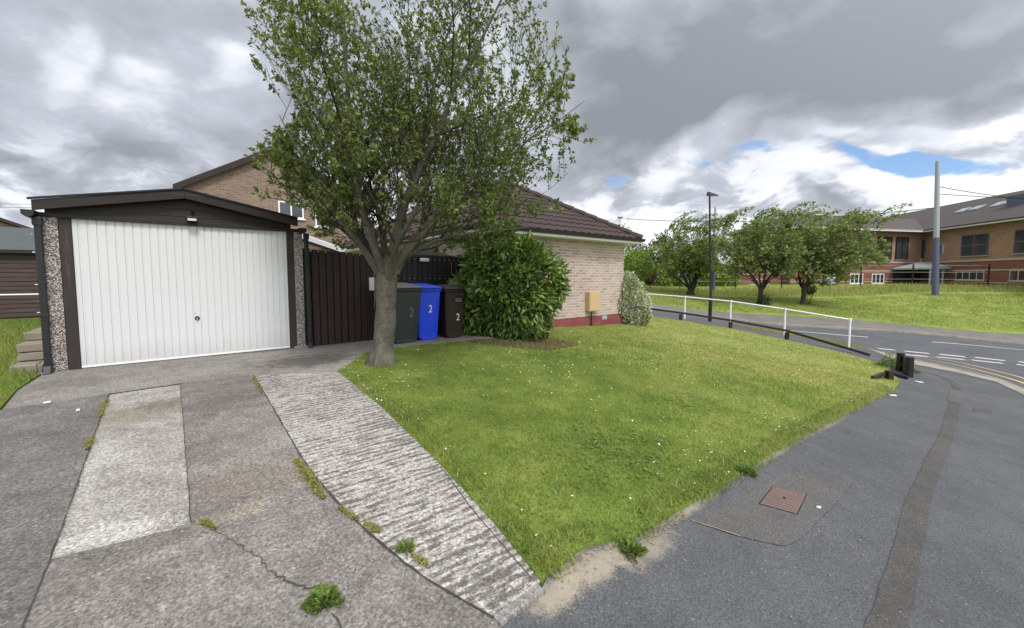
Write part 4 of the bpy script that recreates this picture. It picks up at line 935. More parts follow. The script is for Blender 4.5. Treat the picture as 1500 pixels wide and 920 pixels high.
# ------------------------------------------------------------------ wheelie bins
def text_mesh(txt, size, depth=.002):
    cu = bpy.data.curves.new('txt', 'FONT'); cu.body = txt; cu.size = size; cu.align_x = 'CENTER'; cu.align_y = 'CENTER'; cu.extrude = depth
    ob = bpy.data.objects.new('txt', cu); COL.objects.link(ob); dg = bpy.context.evaluated_depsgraph_get()
    me = bpy.data.meshes.new_from_object(ob.evaluated_get(dg)); bpy.data.objects.remove(ob); bpy.data.curves.remove(cu); return me
def wheelie(label, p, rz, body, lid, num, numm, wd=.48, dp=.55, h=1.06, numsize=.26, numx=.0, numz=.62):
    root = thing('wheelie_bin', label, 'bin', p, rz, 'wheelie bins in front of the black fence')
    hb = h - .12; t0, t1 = .39, .5
    mb = MB()
    def ring(z, f, g=0): return [(-wd * f - g, -dp * f - g, z), (wd * f + g, -dp * f - g, z), (wd * f + g, dp * f + g, z), (-wd * f - g, dp * f + g, z)]
    mb.hexa(ring(.03, t0), ring(hb - .06, t1 - .012)); bo = mb.build('body', body, root, .02)
    MB().hexa(ring(hb - .06, t1, .006), ring(hb, t1, .012)).build('rim', body, root, .01)
    MB().box(-wd * .3, wd * .3, -dp * .4 - .004, -dp * .4 + .03, .0, .05).build('foot', body, root, .008)
    for sx in (-1, 1):
        f0 = -dp * (t0 + (t1 - .012 - t0) * .12) - .001; f1 = -dp * (t0 + (t1 - .012 - t0) * .93) - .001
        MB().hexa([(sx * wd * .31 - .012, f0 - .006, hb * .12), (sx * wd * .31 + .012, f0 - .006, hb * .12), (sx * wd * .31 + .012, f0 + .01, hb * .12), (sx * wd * .31 - .012, f0 + .01, hb * .12)],
                  [(sx * wd * .37 - .012, f1 - .006, hb * .86), (sx * wd * .37 + .012, f1 - .006, hb * .86), (sx * wd * .37 + .012, f1 + .01, hb * .86), (sx * wd * .37 - .012, f1 + .01, hb * .86)]).build('rib', body, bo, .004)
    l = MB(); zf, zb_ = hb + .035, hb + .085
    l.hexa([(-wd * .53, -dp * .56, hb + .002), (wd * .53, -dp * .56, hb + .002), (wd * .53, dp * .53, hb + .002), (-wd * .53, dp * .53, hb + .002)],
           [(-wd * .5, -dp * .54, zf), (wd * .5, -dp * .54, zf), (wd * .5, dp * .5, zb_), (-wd * .5, dp * .5, zb_)])
    ld = l.build('lid', lid, root, .014)
    MB().hexa([(-wd * .36, -dp * .36, zf + .006), (wd * .36, -dp * .36, zf + .006), (wd * .36, dp * .36, zb_ - .01), (-wd * .36, dp * .36, zb_ - .01)],
              [(-wd * .33, -dp * .33, zf + .022), (wd * .33, -dp * .33, zf + .022), (wd * .33, dp * .33, zb_ + .008), (-wd * .33, dp * .33, zb_ + .008)]).build('lid_panel', lid, ld, .006)
    MB().box(-wd * .3, wd * .3, -dp * .6, -dp * .55, hb + .004, hb + .02).build('lip', lid, ld, .005)
    MB().tube([(-wd * .42, dp * .58, hb), (wd * .42, dp * .58, hb)], .014, 10).build('handle', body, root, 0, 40)
    for sx in (-1, 1):
        wh = MB().tube([(sx * wd * .38, dp * .42, .1), (sx * wd * .5, dp * .42, .1)], .1, 20).build('wheel', MT['blackpl'], root, .008, 40)
        MB().tube([(sx * wd * .5, dp * .42, .1), (sx * (wd * .5 + .004), dp * .42, .1)], .05, 14).build('hub', MT['lidgrey'], wh)
    me = text_mesh(num, numsize); zc = numz * hb; sl_ = wd * 0; fr = -dp * (t0 + (t1 - .012 - t0) * (zc - .03) / (hb - .09)) - .004
    for v in me.vertices: v.co.x *= .8
    o = link_mesh('number', me, numm, bo); tilt = math.atan2(dp * (t1 - .012 - t0), hb - .09)
    o.location = (numx, fr, zc); o.rotation_euler = (R(90) + tilt, 0, 0)
    return root, bo, fr
def binpos(x, y, back):
    g = np.array(G(x, y)) - NN * back; return (float(g[0]), float(g[1]), gzf(*g) + .036)
wheelie('blue wheelie bin with a white number 2 on its front', binpos(629, 501, .25), A0, MT['bluepl'], MT['bluepl'], '2', MT['numwhite'], numsize=.2, numx=.03, numz=.6)
wheelie('dark grey wheelie bin with grey lid and faint number beside the tree trunk', binpos(596, 506, .28), A0 , MT['greypl'], MT['lidgrey'], '2', MT['numgrey'], .58, .6, 1.08, .24, .1, .55)
_, bo, fr = wheelie('dark brown wheelie bin with white number next to the laurel bush', binpos(668, 498, .25), A0, MT['brownpl'], MT['brownpl'], '2', MT['numwhite'], .46, .52, 1.04, .19, .06, .42)
MB().box(.0, .13, fr - .022, fr - .016, .69, .715).box(.0, .13, fr - .024, fr - .018, .73, .75).build('sticker', MT['numgrey'], bo)

# ------------------------------------------------------------------ bungalow with the red plinth
s2 = bung_s2; tw = bung_t
se, ze = atwall(940, 352, tw + .38); sn, zn = atwall(708, 337, tw + .38)
bw_ = s2 - sn - .35
bg_ = thing('bungalow', 'pale pink brick bungalow with brown tiled hip roof and red painted plinth', 'house', (*GP(s2, tw), -.4), A0)
zp0 = .4 - .0
EZ = ze + .4 + .03          # roof edge above the root
zpl = .4 + (1.2 + (405 - 463) / 600 * 12.0)     # top of the plinth
zpl = .4 + .09
Wd, Dp = s2 - sn - .38, 9.5
def wallbox(x0, x1, y0, y1, z0, z1, nm, mt): return MB().box(x0, x1, y0, y1, z0, z1).build(nm, mt, bg_)
wallbox(-Wd, 0, 0, Dp, zpl, EZ - .06, 'wall', MT['brick_bung'])
wallbox(-Wd - .006, .006, -.012, Dp, 0, zpl, 'plinth', MT['plinth'])
ov = .38; x0, x1, y0, y1 = -Wd - ov, se - s2 , -ov, Dp + ov; zE = EZ
rise = (x1 - x0) / 2 * math.tan(R(31)); xm = (x0 + x1) / 2; ya, yb = y0 + (x1 - x0) / 2, y1 - (x1 - x0) / 2
# tiled slopes: stepped courses of rolled tiles, trimmed along the hips
def slope(p0, p1, apex_a, apex_b, name='roof'):
    p0, p1, a, b = map(lambda p: np.array(p, float), (p0, p1, apex_a, apex_b)); u = p1 - p0; Lu = np.linalg.norm(u); u /= Lu
    n = np.cross(u, a - p0); n /= np.linalg.norm(n); n = n if n[2] > 0 else -n; v = np.cross(n, u); Lv = (a - p0) @ v
    ua, ub = (a - p0) @ u, (b - p0) @ u; mb = MB(); c = .31; tw_ = .3; k = 6
    nr = int(Lv / c) + 1
    for r_ in range(nr):
        v0, v1 = r_ * c, min((r_ + 1) * c + .02, Lv)
        if v0 >= Lv: break
        ul0, ur0 = ua * v0 / Lv, Lu - (Lu - ub) * v0 / Lv; ul1, ur1 = ua * v1 / Lv, Lu - (Lu - ub) * v1 / Lv
        m_ = max(2, int((ur0 - ul0) / tw_ * k)); xs_ = np.linspace(ul0, ur0, m_)
        def prof_(x): return .026 * max(0, math.sin(2 * math.pi * x / tw_)) ** 1.3
        for i in range(m_ - 1):
            x_, y_ = xs_[i], xs_[i + 1]; xa, xb = np.clip([x_, y_], ul1, ur1)
            P = lambda x, vv, h: p0 + u * x + v * vv + n * h
            mb.face(P(x_, v0, prof_(x_) + .028), P(y_, v0, prof_(y_) + .028), P(xb, v1, prof_(xb) + .004), P(xa, v1, prof_(xa) + .004))
            mb.face(P(x_, v0, 0), P(y_, v0, 0), P(y_, v0, prof_(y_) + .028), P(x_, v0, prof_(x_) + .028))
    mb.face(p0, p1, b, a) if np.linalg.norm(a - b) > .01 else mb.face(p0, p1, a)
    return mb.build(name, MT['tile'], bg_)
Aq, Bq = (xm, ya, zE + rise), (xm, yb, zE + rise)
slope((x0, y0, zE), (x1, y0, zE), Aq, Aq); slope((x1, y0, zE), (x1, y1, zE), Aq, Bq)
slope((x1, y1, zE), (x0, y1, zE), Bq, Bq); slope((x0, y1, zE), (x0, y0, zE), Bq, Aq)
for p, q in (((x0, y0, zE), Aq), ((x1, y0, zE), Aq), ((x1, y1, zE), Bq), ((x0, y1, zE), Bq), (Aq, Bq)):
    p, q = np.array(p), np.array(q); n = int(np.linalg.norm(q - p) / .36); cp = MB()
    for i in range(n):
        a, b = p + (q - p) * i / n, p + (q - p) * (i + 1.06) / n; cp.tube([a + [0, 0, .03], b + [0, 0, .02]], [.105, .09], 8)
    cp.build('ridge_tiles', MT['tile'], bg_, 0, 40)
for a, b, c, d in ((x0, x1, y0, y0 + .02), (x0, x1, y1 - .02, y1), (x0, x0 + .02, y0 + .02, y1 - .02), (x1 - .02, x1, y0 + .02, y1 - .02)):
    MB().box(a, b, c, d, zE - .14, zE - .012).build('fascia', MT['pvc'], bg_)
MB().box(x0 + .02, x1 - .02, y0 + .02, y1 - .02, zE - .135, zE - .115).build('soffit', MT['pvc'], bg_)
gp_ = [(0, .0), (-.015, -.06), (-.05, -.085), (-.09, -.06), (-.1, 0)]
MB().prism([(x0 - .05, y0 + a, zE + .0 + b) for a, b in gp_], (0, 0, 0), (x1 - x0 + .1, 0, 0)).build('gutter', MT['blackpl'], bg_)
MB().prism([(x0 + a, y0, zE + b) for a, b in gp_], (0, 0, 0), (0, y1 - y0, 0)).build('gutter', MT['blackpl'], bg_)
MB().prism([(x1 - a, y0, zE + b) for a, b in gp_], (0, 0, 0), (0, y1 - y0, 0)).build('gutter', MT['blackpl'], bg_)
# meter box, pipe, air brick
m0, mz0 = atwall(857, 456, tw); m1, mz1 = atwall(873, 427, tw)
mx = MB().box(m0 - s2, m1 - s2, -.16, -.001, mz0 + .4, mz1 + .4).build('meter_box', MT['meter'], bg_, .012)
MB().box(m0 - s2 + .03, m1 - s2 - .03, -.168, -.16, mz0 + .43, mz1 + .37).build('meter_door', MT['meter'], mx, .004)
pc = (m0 + m1) / 2 - s2 - .02
MB().tube([(pc, -.06, .05), (pc, -.06, mz0 + .4)], .018, 10).build('meter_pipe', MT['brownpl'], bg_)
a0, az = atwall(885, 465, tw)
MB().box(a0 - s2 - .11, a0 - s2 + .11, -.02, -.01, az + .4 - .055, az + .4 + .055).build('air_brick', MT['polegrey'], bg_)

# ------------------------------------------------------------------ two-storey house behind the garage
th = thing('brick_house', 'two storey pinkish brown brick house with plain gable behind the garage', 'house', (-11.07, 20., 0), A0)
hw, eav, apx, dpt = 4.0, 4.95, 7.32, 9.
MB().prism([(-hw + .2, 0, 0), (hw - .2, 0, 0), (hw - .2, 0, eav), (0, 0, apx - .1), (-hw + .2, 0, eav)], (0, 0, 0), (0, dpt, 0)).build('wall', MT['brick_gable'], th)
for sg in (-1, 1):
    poly = [(sg * hw, -.2, eav - .05), (0, -.2, apx), (0, -.2, apx + .16), (sg * (hw + .05), -.2, eav + .08)]
    MB().prism(poly, (0, 0, 0), (0, dpt + .4, 0)).build('roof', MT['tile'], th)
    poly = [(sg * (hw + .03), -.26, eav - .18), (0, -.26, apx - .14), (0, -.26, apx + .1), (sg * (hw + .03), -.26, eav + .04)]
    MB().prism(poly, (0, 0, 0), (0, .05, 0)).build('barge_board', MT['darkwood'], th)
def win(parent, x0, x1, z0, z1, y=-.0, frame=MT['pvc'], cols=2, rows=1, fw=.06, name='window'):
    f = MB(); 
    f.box(x0, x1, y - .05, y - .004, z0, z0 + fw).box(x0, x1, y - .05, y - .004, z1 - fw, z1)
    f.box(x0, x0 + fw, y - .05, y - .004, z0 + fw, z1 - fw).box(x1 - fw, x1, y - .05, y - .004, z0 + fw, z1 - fw)
    for k in range(1, cols): xx = x0 + (x1 - x0) * k / cols; f.box(xx - fw / 2, xx + fw / 2, y - .048, y - .004, z0 + fw, z1 - fw)
    for k in range(1, rows): zq = z0 + (z1 - z0) * k / rows; f.box(x0 + fw, x1 - fw, y - .046, y - .006, zq - fw / 2, zq + fw / 2)
    fo = f.build(name, frame, parent)
    MB().box(x0 + fw * .5, x1 - fw * .5, y - .03, y - .008, z0 + fw * .5, z1 - fw * .5).build('pane', MT['glass'], fo)
    MB().box(x0 - .06, x1 + .06, y - .1, y - .004, z0 - .07, z0 - .003).build('sill', frame if frame == MT['pvc'] else MT['stone'], fo)
    return fo
rp = np.array([-11.07, 20.]); 
def onplane(px_, py_, p0, dirv, out_n):
    d = ray_np(px_, py_); n = np.array(out_n); k = (np.array(p0) @ n) / (d[:2] @ n); p = np.array([0, 0, CAM_H]) + k * d
    return float((p[:2] - np.array(p0)) @ np.array(dirv)), float(p[2])
for a, b in (((408, 318), (444, 298)), ((462, 332), (488, 310))):
    xa, za = onplane(*a, rp, DD, NN); xb, zb2 = onplane(*b, rp, DD, NN)
    win(th, xa, xb, za, zb2)
win(th, -2.4, -1.0, .9, 2.2); win(th, .8, 2.4, .9, 2.2)

# ------------------------------------------------------------------ at the far left: brown shed, distant house, white pipe rail, stone wall
sg_ = G(62, 464); sd = thing('brown_shed', 'weathered brown board shed with green felt roof left of the garage', 'shed', (sg_[0] + .9, sg_[1] + .7, 0), R(39))
for k in range(15):
    z0 = .05 + k * .127; MB().prism([(-5.2, -.022, z0), (.0, -.022, z0), (.0, -.004, z0 + .132), (-5.2, -.004, z0 + .132)], (0, 0, 0), (0, .016, 0)).build('board', MT['shed'], sd)
MB().box(-5.2, 0, .012, 2.6, 0, 1.95).build('wall', MT['shed'], sd)
MB().prism([(-5.35, -.16, 1.9), (-5.35, 1.3, 2.62), (-5.35, 2.76, 1.9), (-5.35, 2.76, 1.96), (-5.35, 1.3, 2.69), (-5.35, -.16, 1.96)], (0, 0, 0), (5.5, 0, 0)).build('roof', MT['felt'], sd)
MB().box(-5.35, .15, -.18, -.161, 1.86, 1.95).build('fascia', MT['darkwood'], sd)
fh = thing('distant_house', 'brown gabled house roof beyond the shed at the far left', 'house', (-33, 24.5, 0), R(60))
MB().prism([(-5, 0, 0), (5, 0, 0), (5, 0, 3.3), (0, 0, 5.35), (-5, 0, 3.3)], (0, 0, 0), (0, 9, 0)).build('wall', MT['brick_gable'], fh)
for sg in (-1, 1): MB().prism([(sg * 5.3, -.3, 3.2), (0, -.3, 5.38), (0, -.3, 5.58), (sg * 5.3, -.3, 3.4)], (0, 0, 0), (0, 9.6, 0)).build('roof', MT['tile'], fh)
win(fh, -2, .2, 1., 2.4)
pr = thing('pipe_rail', 'thin white horizontal pipe rail in front of the brown shed', 'rail', (-13.2, 10.4, gzf(-13.2, 10.4)), R(39))
MB().tube([(-2.5, 0, .72), (3.2, 0, .72)], .02, 10).build('rail', MT['whitepaint'], pr, 0, 40)
for x in (-2.4, 3.1): MB().tube([(x, 0, -.1), (x, 0, .72)], .025, 8).build('post', MT['steel'], pr, 0, 40)
sw = thing('stone_wall', 'low stepped wall of rough pale stone blocks beside the garage', 'wall', (*GP(-.52, 0), 0), A0)
rg = random.Random(9)
def stone(x0, x1, y0, y1, z0, z1):
    j = lambda: rg.uniform(-.012, .012); q = [(x0, y0), (x1, y0), (x1, y1), (x0, y1)]
    MB().hexa([(x + j(), y + j(), z0) for x, y in q], [(x + j(), y + j(), z1 + j() * .5) for x, y in q]).build('stone', MT['wall_stone'], sw, .012)
for k, (y0, nrow) in enumerate(((.12, 1), (.5, 3), (.85, 4), (1.25, 4), (1.65, 4))):
    for r_ in range(nrow):
        xx = -.12
        while xx < .12:
            wv = rg.uniform(.16, .3); stone(xx, min(xx + wv, .16), y0, y0 + .36, r_ * .115 - .02, r_ * .115 + .088); xx += wv + .012
# aerial and overhead lines at the left edge
ae = thing('roof_aerial', 'thin television aerial mast above the brown shed at the far left', 'aerial', (-24.5, 19.6, 0))
MB().tube([(0, 0, 0), (0, 0, 4.6)], .03, 6).tube([(-.4, 0, 4.55), (.4, 0, 4.55)], .015, 5).tube([(0, -.3, 4.3), (0, .3, 4.3)], .012, 5).build('mast', MT['steel'], ae)
def wire(name, label, a, b, sag=.15, r=.012):
    u = np.linspace(0, 1, 14)[:, None]; p = np.array(a) * (1 - u) + np.array(b) * u - np.c_[0 * u, 0 * u, 4 * sag * u * (1 - u)]
    o = MB().tube(p, r, 5).build(name, MT['blackpaint']); tag(o, label, 'cable'); return o
for i, (za, lab) in enumerate(((296, 'upper thin overhead cable in the sky at the far left edge'), (301, 'lower thin overhead cable in the sky at the far left edge'))):
    a = aty(-120, za - 1, 34); b = aty(46, za + 3, 34); b[0] += 6; wire('overhead_cable', lab, a, b, .1, .016)

# ------------------------------------------------------------------ knee rail, white railing, broken corner fence
kp = [np.array(p) for p in ((5.1, 16.9), (6.6, 15.95), (8.1, 15.1), (9.6, 14.2))]
kr = thing('knee_rail', 'low dark brown timber knee rail round the lawn, its end fallen to the ground', 'fence', (*kp[1], gzf(*kp[1])))
o0 = np.array([*kp[1], gzf(*kp[1])]); tops = []
for p in kp:
    b = np.array([*p, gzf(*p)]) - o0; MB().box(b[0] - .05, b[0] + .05, b[1] - .05, b[1] + .05, b[2] - .05, b[2] + .25).build('post', MT['board'], kr, .006, mtx=None); tops.append(b + [0, 0, .31])
for a, b in zip(tops[:-1], tops[1:]): MB().bar(a, b, .1, .07).build('rail', MT['board'], kr, .006)
en_ = np.array([11.0, 12.45]); e3 = np.array([*en_, gzf(*en_) + .05]) - o0
MB().bar(tops[-1], e3, .1, .07).build('rail', MT['board'], kr, .006)
rl = [np.array([8.0, 18.9]) + np.array([1.316, -1.51]) * k for k in (-1, 0, 1, 2, 3)]
rl[-1] = np.array([11.95, 14.4])
wr = thing('white_railing', 'white tubular steel handrail running down the slope beside the road', 'railing', (*rl[1], gzf(*rl[1])))
o1 = np.array([*rl[1], gzf(*rl[1])]); tp = []
hts = [aty(948, 430.5, rl[0][1])[2], aty(1005, 435, rl[1][1])[2], aty(1072, 441.5, rl[2][1])[2], aty(1151, 453, rl[3][1])[2], aty(1249, 468.5, rl[4][1])[2]]
for p, h in zip(rl, hts):
    b = np.array([*p, gzf(*p)]) - o1; top = np.array([b[0], b[1], h - o1[2]]); tp.append(top)
    MB().tube([b - [0, 0, .15], top], .033, 12).build('post', MT['whitepaint'], wr, 0, 40)
    MB().tube([top - [0, 0, .04], top + [0, 0, .045]], .046, 12).build('joint', MT['whitepaint'], wr, .006, 40)
for a, b in zip(tp[:-1], tp[1:]): MB().tube([a, b], .03, 12).build('rail', MT['whitepaint'], wr, 0, 40)
cpt = np.array(G(1331, 552)); cz = gzf(*cpt); c2_ = aty(1319.5, 520, cpt[1] + .75)[:2] - cpt
bfn = thing('corner_fence', 'short black painted chunky post pair with rail at the lawn corner', 'fence', (*cpt, cz))
tops2 = []
for d_, tp_ in ((c2_, (1319.5, 517)), (np.zeros(2), (1331, 523))):
    bz2 = gzf(*(cpt + d_)) - cz; tz2 = aty(*tp_, cpt[1] + d_[1])[2] - cz
    MB().box(d_[0] - .06, d_[0] + .06, d_[1] - .06, d_[1] + .06, bz2 - .1, tz2).build('post', MT['blackpaint'], bfn, .012); tops2.append(tz2)
for k in (.16, .40): MB().bar((c2_[0] + .02, c2_[1] - .06, tops2[0] - k), (.0, .06, tops2[1] - k), .05, .2).build('rail', MT['blackpaint'], bfn, .01)
st = np.array(G(1302, 556)); sz = gzf(*st)
sp = thing('stub_post', 'broken short brown timber stub with fallen rail in the lawn corner', 'post', (*st, sz))
MB().box(-.06, .06, -.06, .06, -.1, .2).build('post', MT['board'], sp, .01)
e = np.array(G(1278, 556)); MB().bar((-.05, .05, .12), (e[0] - st[0], e[1] - st[1], gzf(*e) - sz + .03), .07, .08).build('fallen_rail', MT['board'], sp, .008)
f = np.array(G(1330, 556)); f2 = np.array(G(1310, 551))
o = MB().bar((*f, gzf(*f) + .04), (*f2, gzf(*f2) + .05), .09, .07).build('loose_timber', MT['blackpaint'], None, .008); tag(o, 'short dark timber offcut lying by the black corner posts', 'timber')

# ------------------------------------------------------------------ street lamp, tram poles, cables
lp = np.array([9.76, 20.1]); lz = gzf(*lp); ltop = aty(1039.5, 287, 20.1)
sl_ = thing('street_lamp', 'slim black street lamp column behind the white railing', 'street lamp', (*lp, lz)); h = ltop[2] - lz; lx = ltop[0] - lp[0]
MB().tube([(0, 0, -.1), (0, 0, 1.15)], .085, 14).build('base', MT['blackpaint'], sl_, .01, 40)
MB().tube([(0, 0, 1.15), (.0, 0, 1.3), (lx * .4, 0, h * .5), (lx, 0, h)], [.07, .055, .05, .04], 12).build('pole', MT['blackpaint'], sl_, 0, 40)
hd = MB().hexa([(lx - .12, -.11, h + .02), (lx + .42, -.08, h + .0), (lx + .42, .08, h + .0), (lx - .12, .11, h + .02)], [(lx - .1, -.07, h + .2), (lx + .4, -.06, h + .04), (lx + .4, .06, h + .04), (lx - .1, .07, h + .2)]).build('lantern', MT['blackpaint'], sl_, .012)
MB().box(lx + .0, lx + .36, -.06, .06, h - .012, h - .001).build('lamp_glass', MT['lampglass'], hd)
p0 = np.array(G(1370, 432)); pz = gzf(*p0); ptop = aty(1373.5, 236, p0[1]); hj = aty(1371.5, 348, p0[1])
tpz = thing('tram_pole', 'tall thick tram pole, pale grey above and slate blue below, on the grass bank', 'pole', (*p0, pz))
tx, hh = ptop[0] - p0[0], ptop[2] - pz; jz = hj[2] - pz; jx = tx * jz / hh
MB().tube([(0, 0, -.2), (0, 0, .02), (jx, 0, jz)], [.25, .24, .215], 24).build('lower_shaft', MT['poleblue'], tpz, 0, 40)
MB().tube([(jx, 0, jz), (tx, 0, hh)], [.2, .145], 24).build('upper_shaft', MT['polegrey'], tpz, 0, 40)
MB().box(.2, .38, -.12, .12, 3.6, 4.4).build('control_box', MT['poleblue'], tpz, .02)
wz = aty(1380, 273, p0[1])[2]; wz2 = aty(1380, 284, p0[1])[2]; wz3 = aty(1360, 304, p0[1])[2]
wire('tram_wire', 'upper span cable running right from the tram pole', (p0[0] + tx * .8, p0[1], wz), (p0[0] + 22, p0[1] + 4, wz - .6), .5, .03)
wire('tram_wire', 'lower span cable running right from the tram pole', (p0[0] + tx * .75, p0[1], wz2), (p0[0] + 22, p0[1] + 4, wz2 + .3), .2, .03)
wire('tram_wire', 'long span cable running left from the tram pole behind the trees', (p0[0] + tx * .7, p0[1], wz3), (p0[0] - 24, p0[1] + 12, wz3 + .7), .7, .03)
p1 = aty(1043.5, 440, 38); z1_ = gzf(p1[0], p1[1]); t1 = aty(1043.5, 304, 38)
t2 = thing('tram_pole', 'slim grey tram pole half hidden behind the street lamp', 'pole', (p1[0], p1[1], z1_))
MB().tube([(0, 0, -.1), (0, 0, 3.4)], [.2, .19], 16).build('lower_shaft', MT['poleblue'], t2, 0, 40)
MB().tube([(0, 0, 3.4), (0, 0, t1[2] - z1_)], [.13, .09], 16).build('upper_shaft', MT['polegrey'], t2, 0, 40)
p2 = aty(908.5, 320, 60); mz_ = gzf(p2[0], p2[1]); mst = thing('distant_mast', 'thin red tipped mast rising behind the bungalow roof', 'mast', (p2[0], p2[1], mz_))
MB().tube([(0, 0, 0), (0, 0, p2[2] - mz_)], [.12, .07], 8).build('pole', MT['polegrey'], mst); MB().box(-.35, .35, -.12, .12, p2[2] - mz_, p2[2] - mz_ + .22).build('head', MT['rust'], mst)

# ------------------------------------------------------------------ office building across the road: two wings meeting in an inner corner
K = np.array([51.7, 52.]); uR = np.array([-2.0, -12.2]); uR /= np.linalg.norm(uR); uL = np.array([-10.1, -2.3]); uL /= np.linalg.norm(uL)
OFZ = -.1
of = thing('office_building', 'long two storey office in red and buff brick with grey tiled roof across the road', 'office', (*K, OFZ))
nR = np.array([uR[1], -uR[0]]); nR = nR if nR[0] < 0 else -nR; nL = np.array([uL[1], -uL[0]]); nL = nL if nL[1] < 0 else -nL
def wmat(u, n):     # local x along the wing away from the corner, y into the building
    return Matrix(((u[0], -n[0], 0, 0), (u[1], -n[1], 0, 0), (0, 0, 1, 0), (0, 0, 0, 1)))
MR, ML = wmat(uR, nR), wmat(uL, nL)
eav_z = 6.83 - OFZ; LR, LL = 24., 20.
def opart(mb, nm, mt, mx, parent=None, **k):
    o = mb.build(nm, mt, of if parent is None else parent, **k)
    if parent is None: o.matrix_local = mx
    return o
for mx, Ln, dp in ((MR, LR, 14.), (ML, LL, 9.)):
    opart(MB().box(0, Ln, 0, dp, 0, 2.95), 'lower_wall', MT['brick_red'], mx)
    opart(MB().box(0, Ln, .02, dp - .02, 3.15, eav_z), 'upper_wall', MT['brick_buff'], mx)
    opart(MB().box(-.02, Ln + .03, -.05, dp + .02, 2.95, 3.15), 'stone_band', MT['stone'], mx)
    opart(MB().box(0, Ln, -.035, -.004, 1.92, 2.06), 'stone_band', MT['stone'], mx)
    opart(MB().box(0, Ln, -.045, -.004, .62, .72), 'stone_band', MT['stone'], mx)
    opart(MB().box(-1, Ln + .9, -.95, -.9, eav_z - .18, eav_z + .12), 'fascia', MT['pvc'], mx)
    opart(MB().box(-1, Ln + .9, -.9, .0, eav_z - .12, eav_z - .06), 'soffit', MT['stone'], mx)
opart(MB().box(LL + .01, 29., 1.0, 6, 0, 2.7), 'low_wall', MT['brick_red'], ML); opart(MB().box(LL + .01, 29.1, .9, 6.1, 2.7, 2.9), 'coping', MT['stone'], ML)
opart(MB().box(LL + .01, 29., .96, .996, 1.5, 1.64), 'stone_band', MT['stone'], ML)
# roofs
def gable(mx, x0, x1, y0, y1, ze_, zr, nm='roof', hip=0.):
    ym = (y0 + y1) / 2
    if hip:
        m_ = MB(); A = (x0, ym, zr + .18); B = (x1 - hip, ym, zr + .18); q = [(x0, y0, ze_ + .15), (x1, y0, ze_ + .15), (x1, y1, ze_ + .15), (x0, y1, ze_ + .15)]
        m_.face(q[0], q[1], B, A).face(q[1], q[2], B).face(q[2], q[3], A, B).face(*[(a, b, c - .12) for a, b, c in q])
        return opart(m_, nm, MT['slate'], mx)
    m_ = MB().prism([(x0, y0, ze_), (x0, ym, zr), (x0, y1, ze_), (x0, y1, ze_ + .15), (x0, ym, zr + .18), (x0, y0, ze_ + .15)], (0, 0, 0), (x1 - x0, 0, 0))
    return opart(m_, nm, MT['slate'], mx)
rr_ = gable(MR, -26, LR + 1, -1., 15., eav_z - .05, 10.8 - OFZ); gable(ML, -7, LL + 1, -1., 10., eav_z - .05, 9.0 - OFZ, hip=5.5)
gm = opart(MB().prism([(LR - .02, 0, eav_z), (LR - .02, 14, eav_z), (LR - .02, 7, 10.6 - OFZ)], (0, 0, 0), (.05, 0, 0)), 'gable_wall', MT['brick_buff'], MR)
# roof lights and plant box on the right wing's slope: v measured up the slope (0 eaves, 1 ridge)
def onroof(x, v): return np.array([x, -1 + 8 * v, eav_z + .11 + (10.8 - OFZ - eav_z + .05) * v])
for x0_, x1_, v0, v1 in ((.2, 1.4, .5, .62), (2.0, 3.2, .5, .62), (4.6, 5.6, .5, .62), (5.9, 6.8, .52, .64), (10.3, 11.4, .5, .66)):
    q = [onroof(x0_, v0), onroof(x1_, v0), onroof(x1_, v1), onroof(x0_, v1)]; u_ = np.array([0, 0, .05])
    opart(MB().hexa([p + u_ for p in q], [p + u_ * 3 for p in q]), 'roof_light', MT['polegrey'], MR)
q0, q1 = onroof(7.3, .42), onroof(9.4, .42); q2, q3 = onroof(9.4, .7), onroof(7.3, .7)
opart(MB().hexa([q0, q1, q2, q3], [q0 + [0, 0, 1.1], q1 + [0, 0, 1.1], q2, q3]), 'roof_box', MT['poleblue'], MR)
wf = MT['poleblue']
def owin(mx, x0, x1, z0, z1, cols, rows, frame):
    f = win(of, x0, x1, z0, z1, -.03, frame, cols, rows, .1); f.matrix_local = mx
def xr_of(pxx): return onplane(pxx, 360, K, uR, nR)[0]
def xl_of(pxx): return onplane(pxx, 360, K, uL, nL)[0]
for a, b in ((1341, 1356), (1409, 1448), (1486, 1530)): owin(MR, xr_of(a), xr_of(b), 3.45 - OFZ, 5.8 - OFZ, 2, 2, wf)
for x in (17.2, 20.6): owin(MR, x, x + 2.6, 3.45 - OFZ, 5.8 - OFZ, 2, 2, wf)
for a, b in ((1404, 1446), (1483, 1540)): owin(MR, xr_of(a), xr_of(b), .75 - OFZ, 1.85 - OFZ, 4, 1, MT['stone'])
for a, b in ((1247, 1266), (1279, 1297)): owin(ML, xl_of(b), xl_of(a), .35 - OFZ, 1.55 - OFZ, 3, 1, MT['pvc'])
for a, b in ((1312, 1330), (1285, 1306), (1255, 1275), (1195, 1225)): owin(ML, xl_of(b), xl_of(a), 3.3 - OFZ, 6.1 - OFZ, 2, 1, MT['blackpaint'])
xa, xb = xl_of(1226), xl_of(1211); opart(MB().box(min(xa, xb), max(xa, xb), -.06, -.004, 0.1, 1.7 - OFZ), 'service_door', MT['polegrey'], ML)
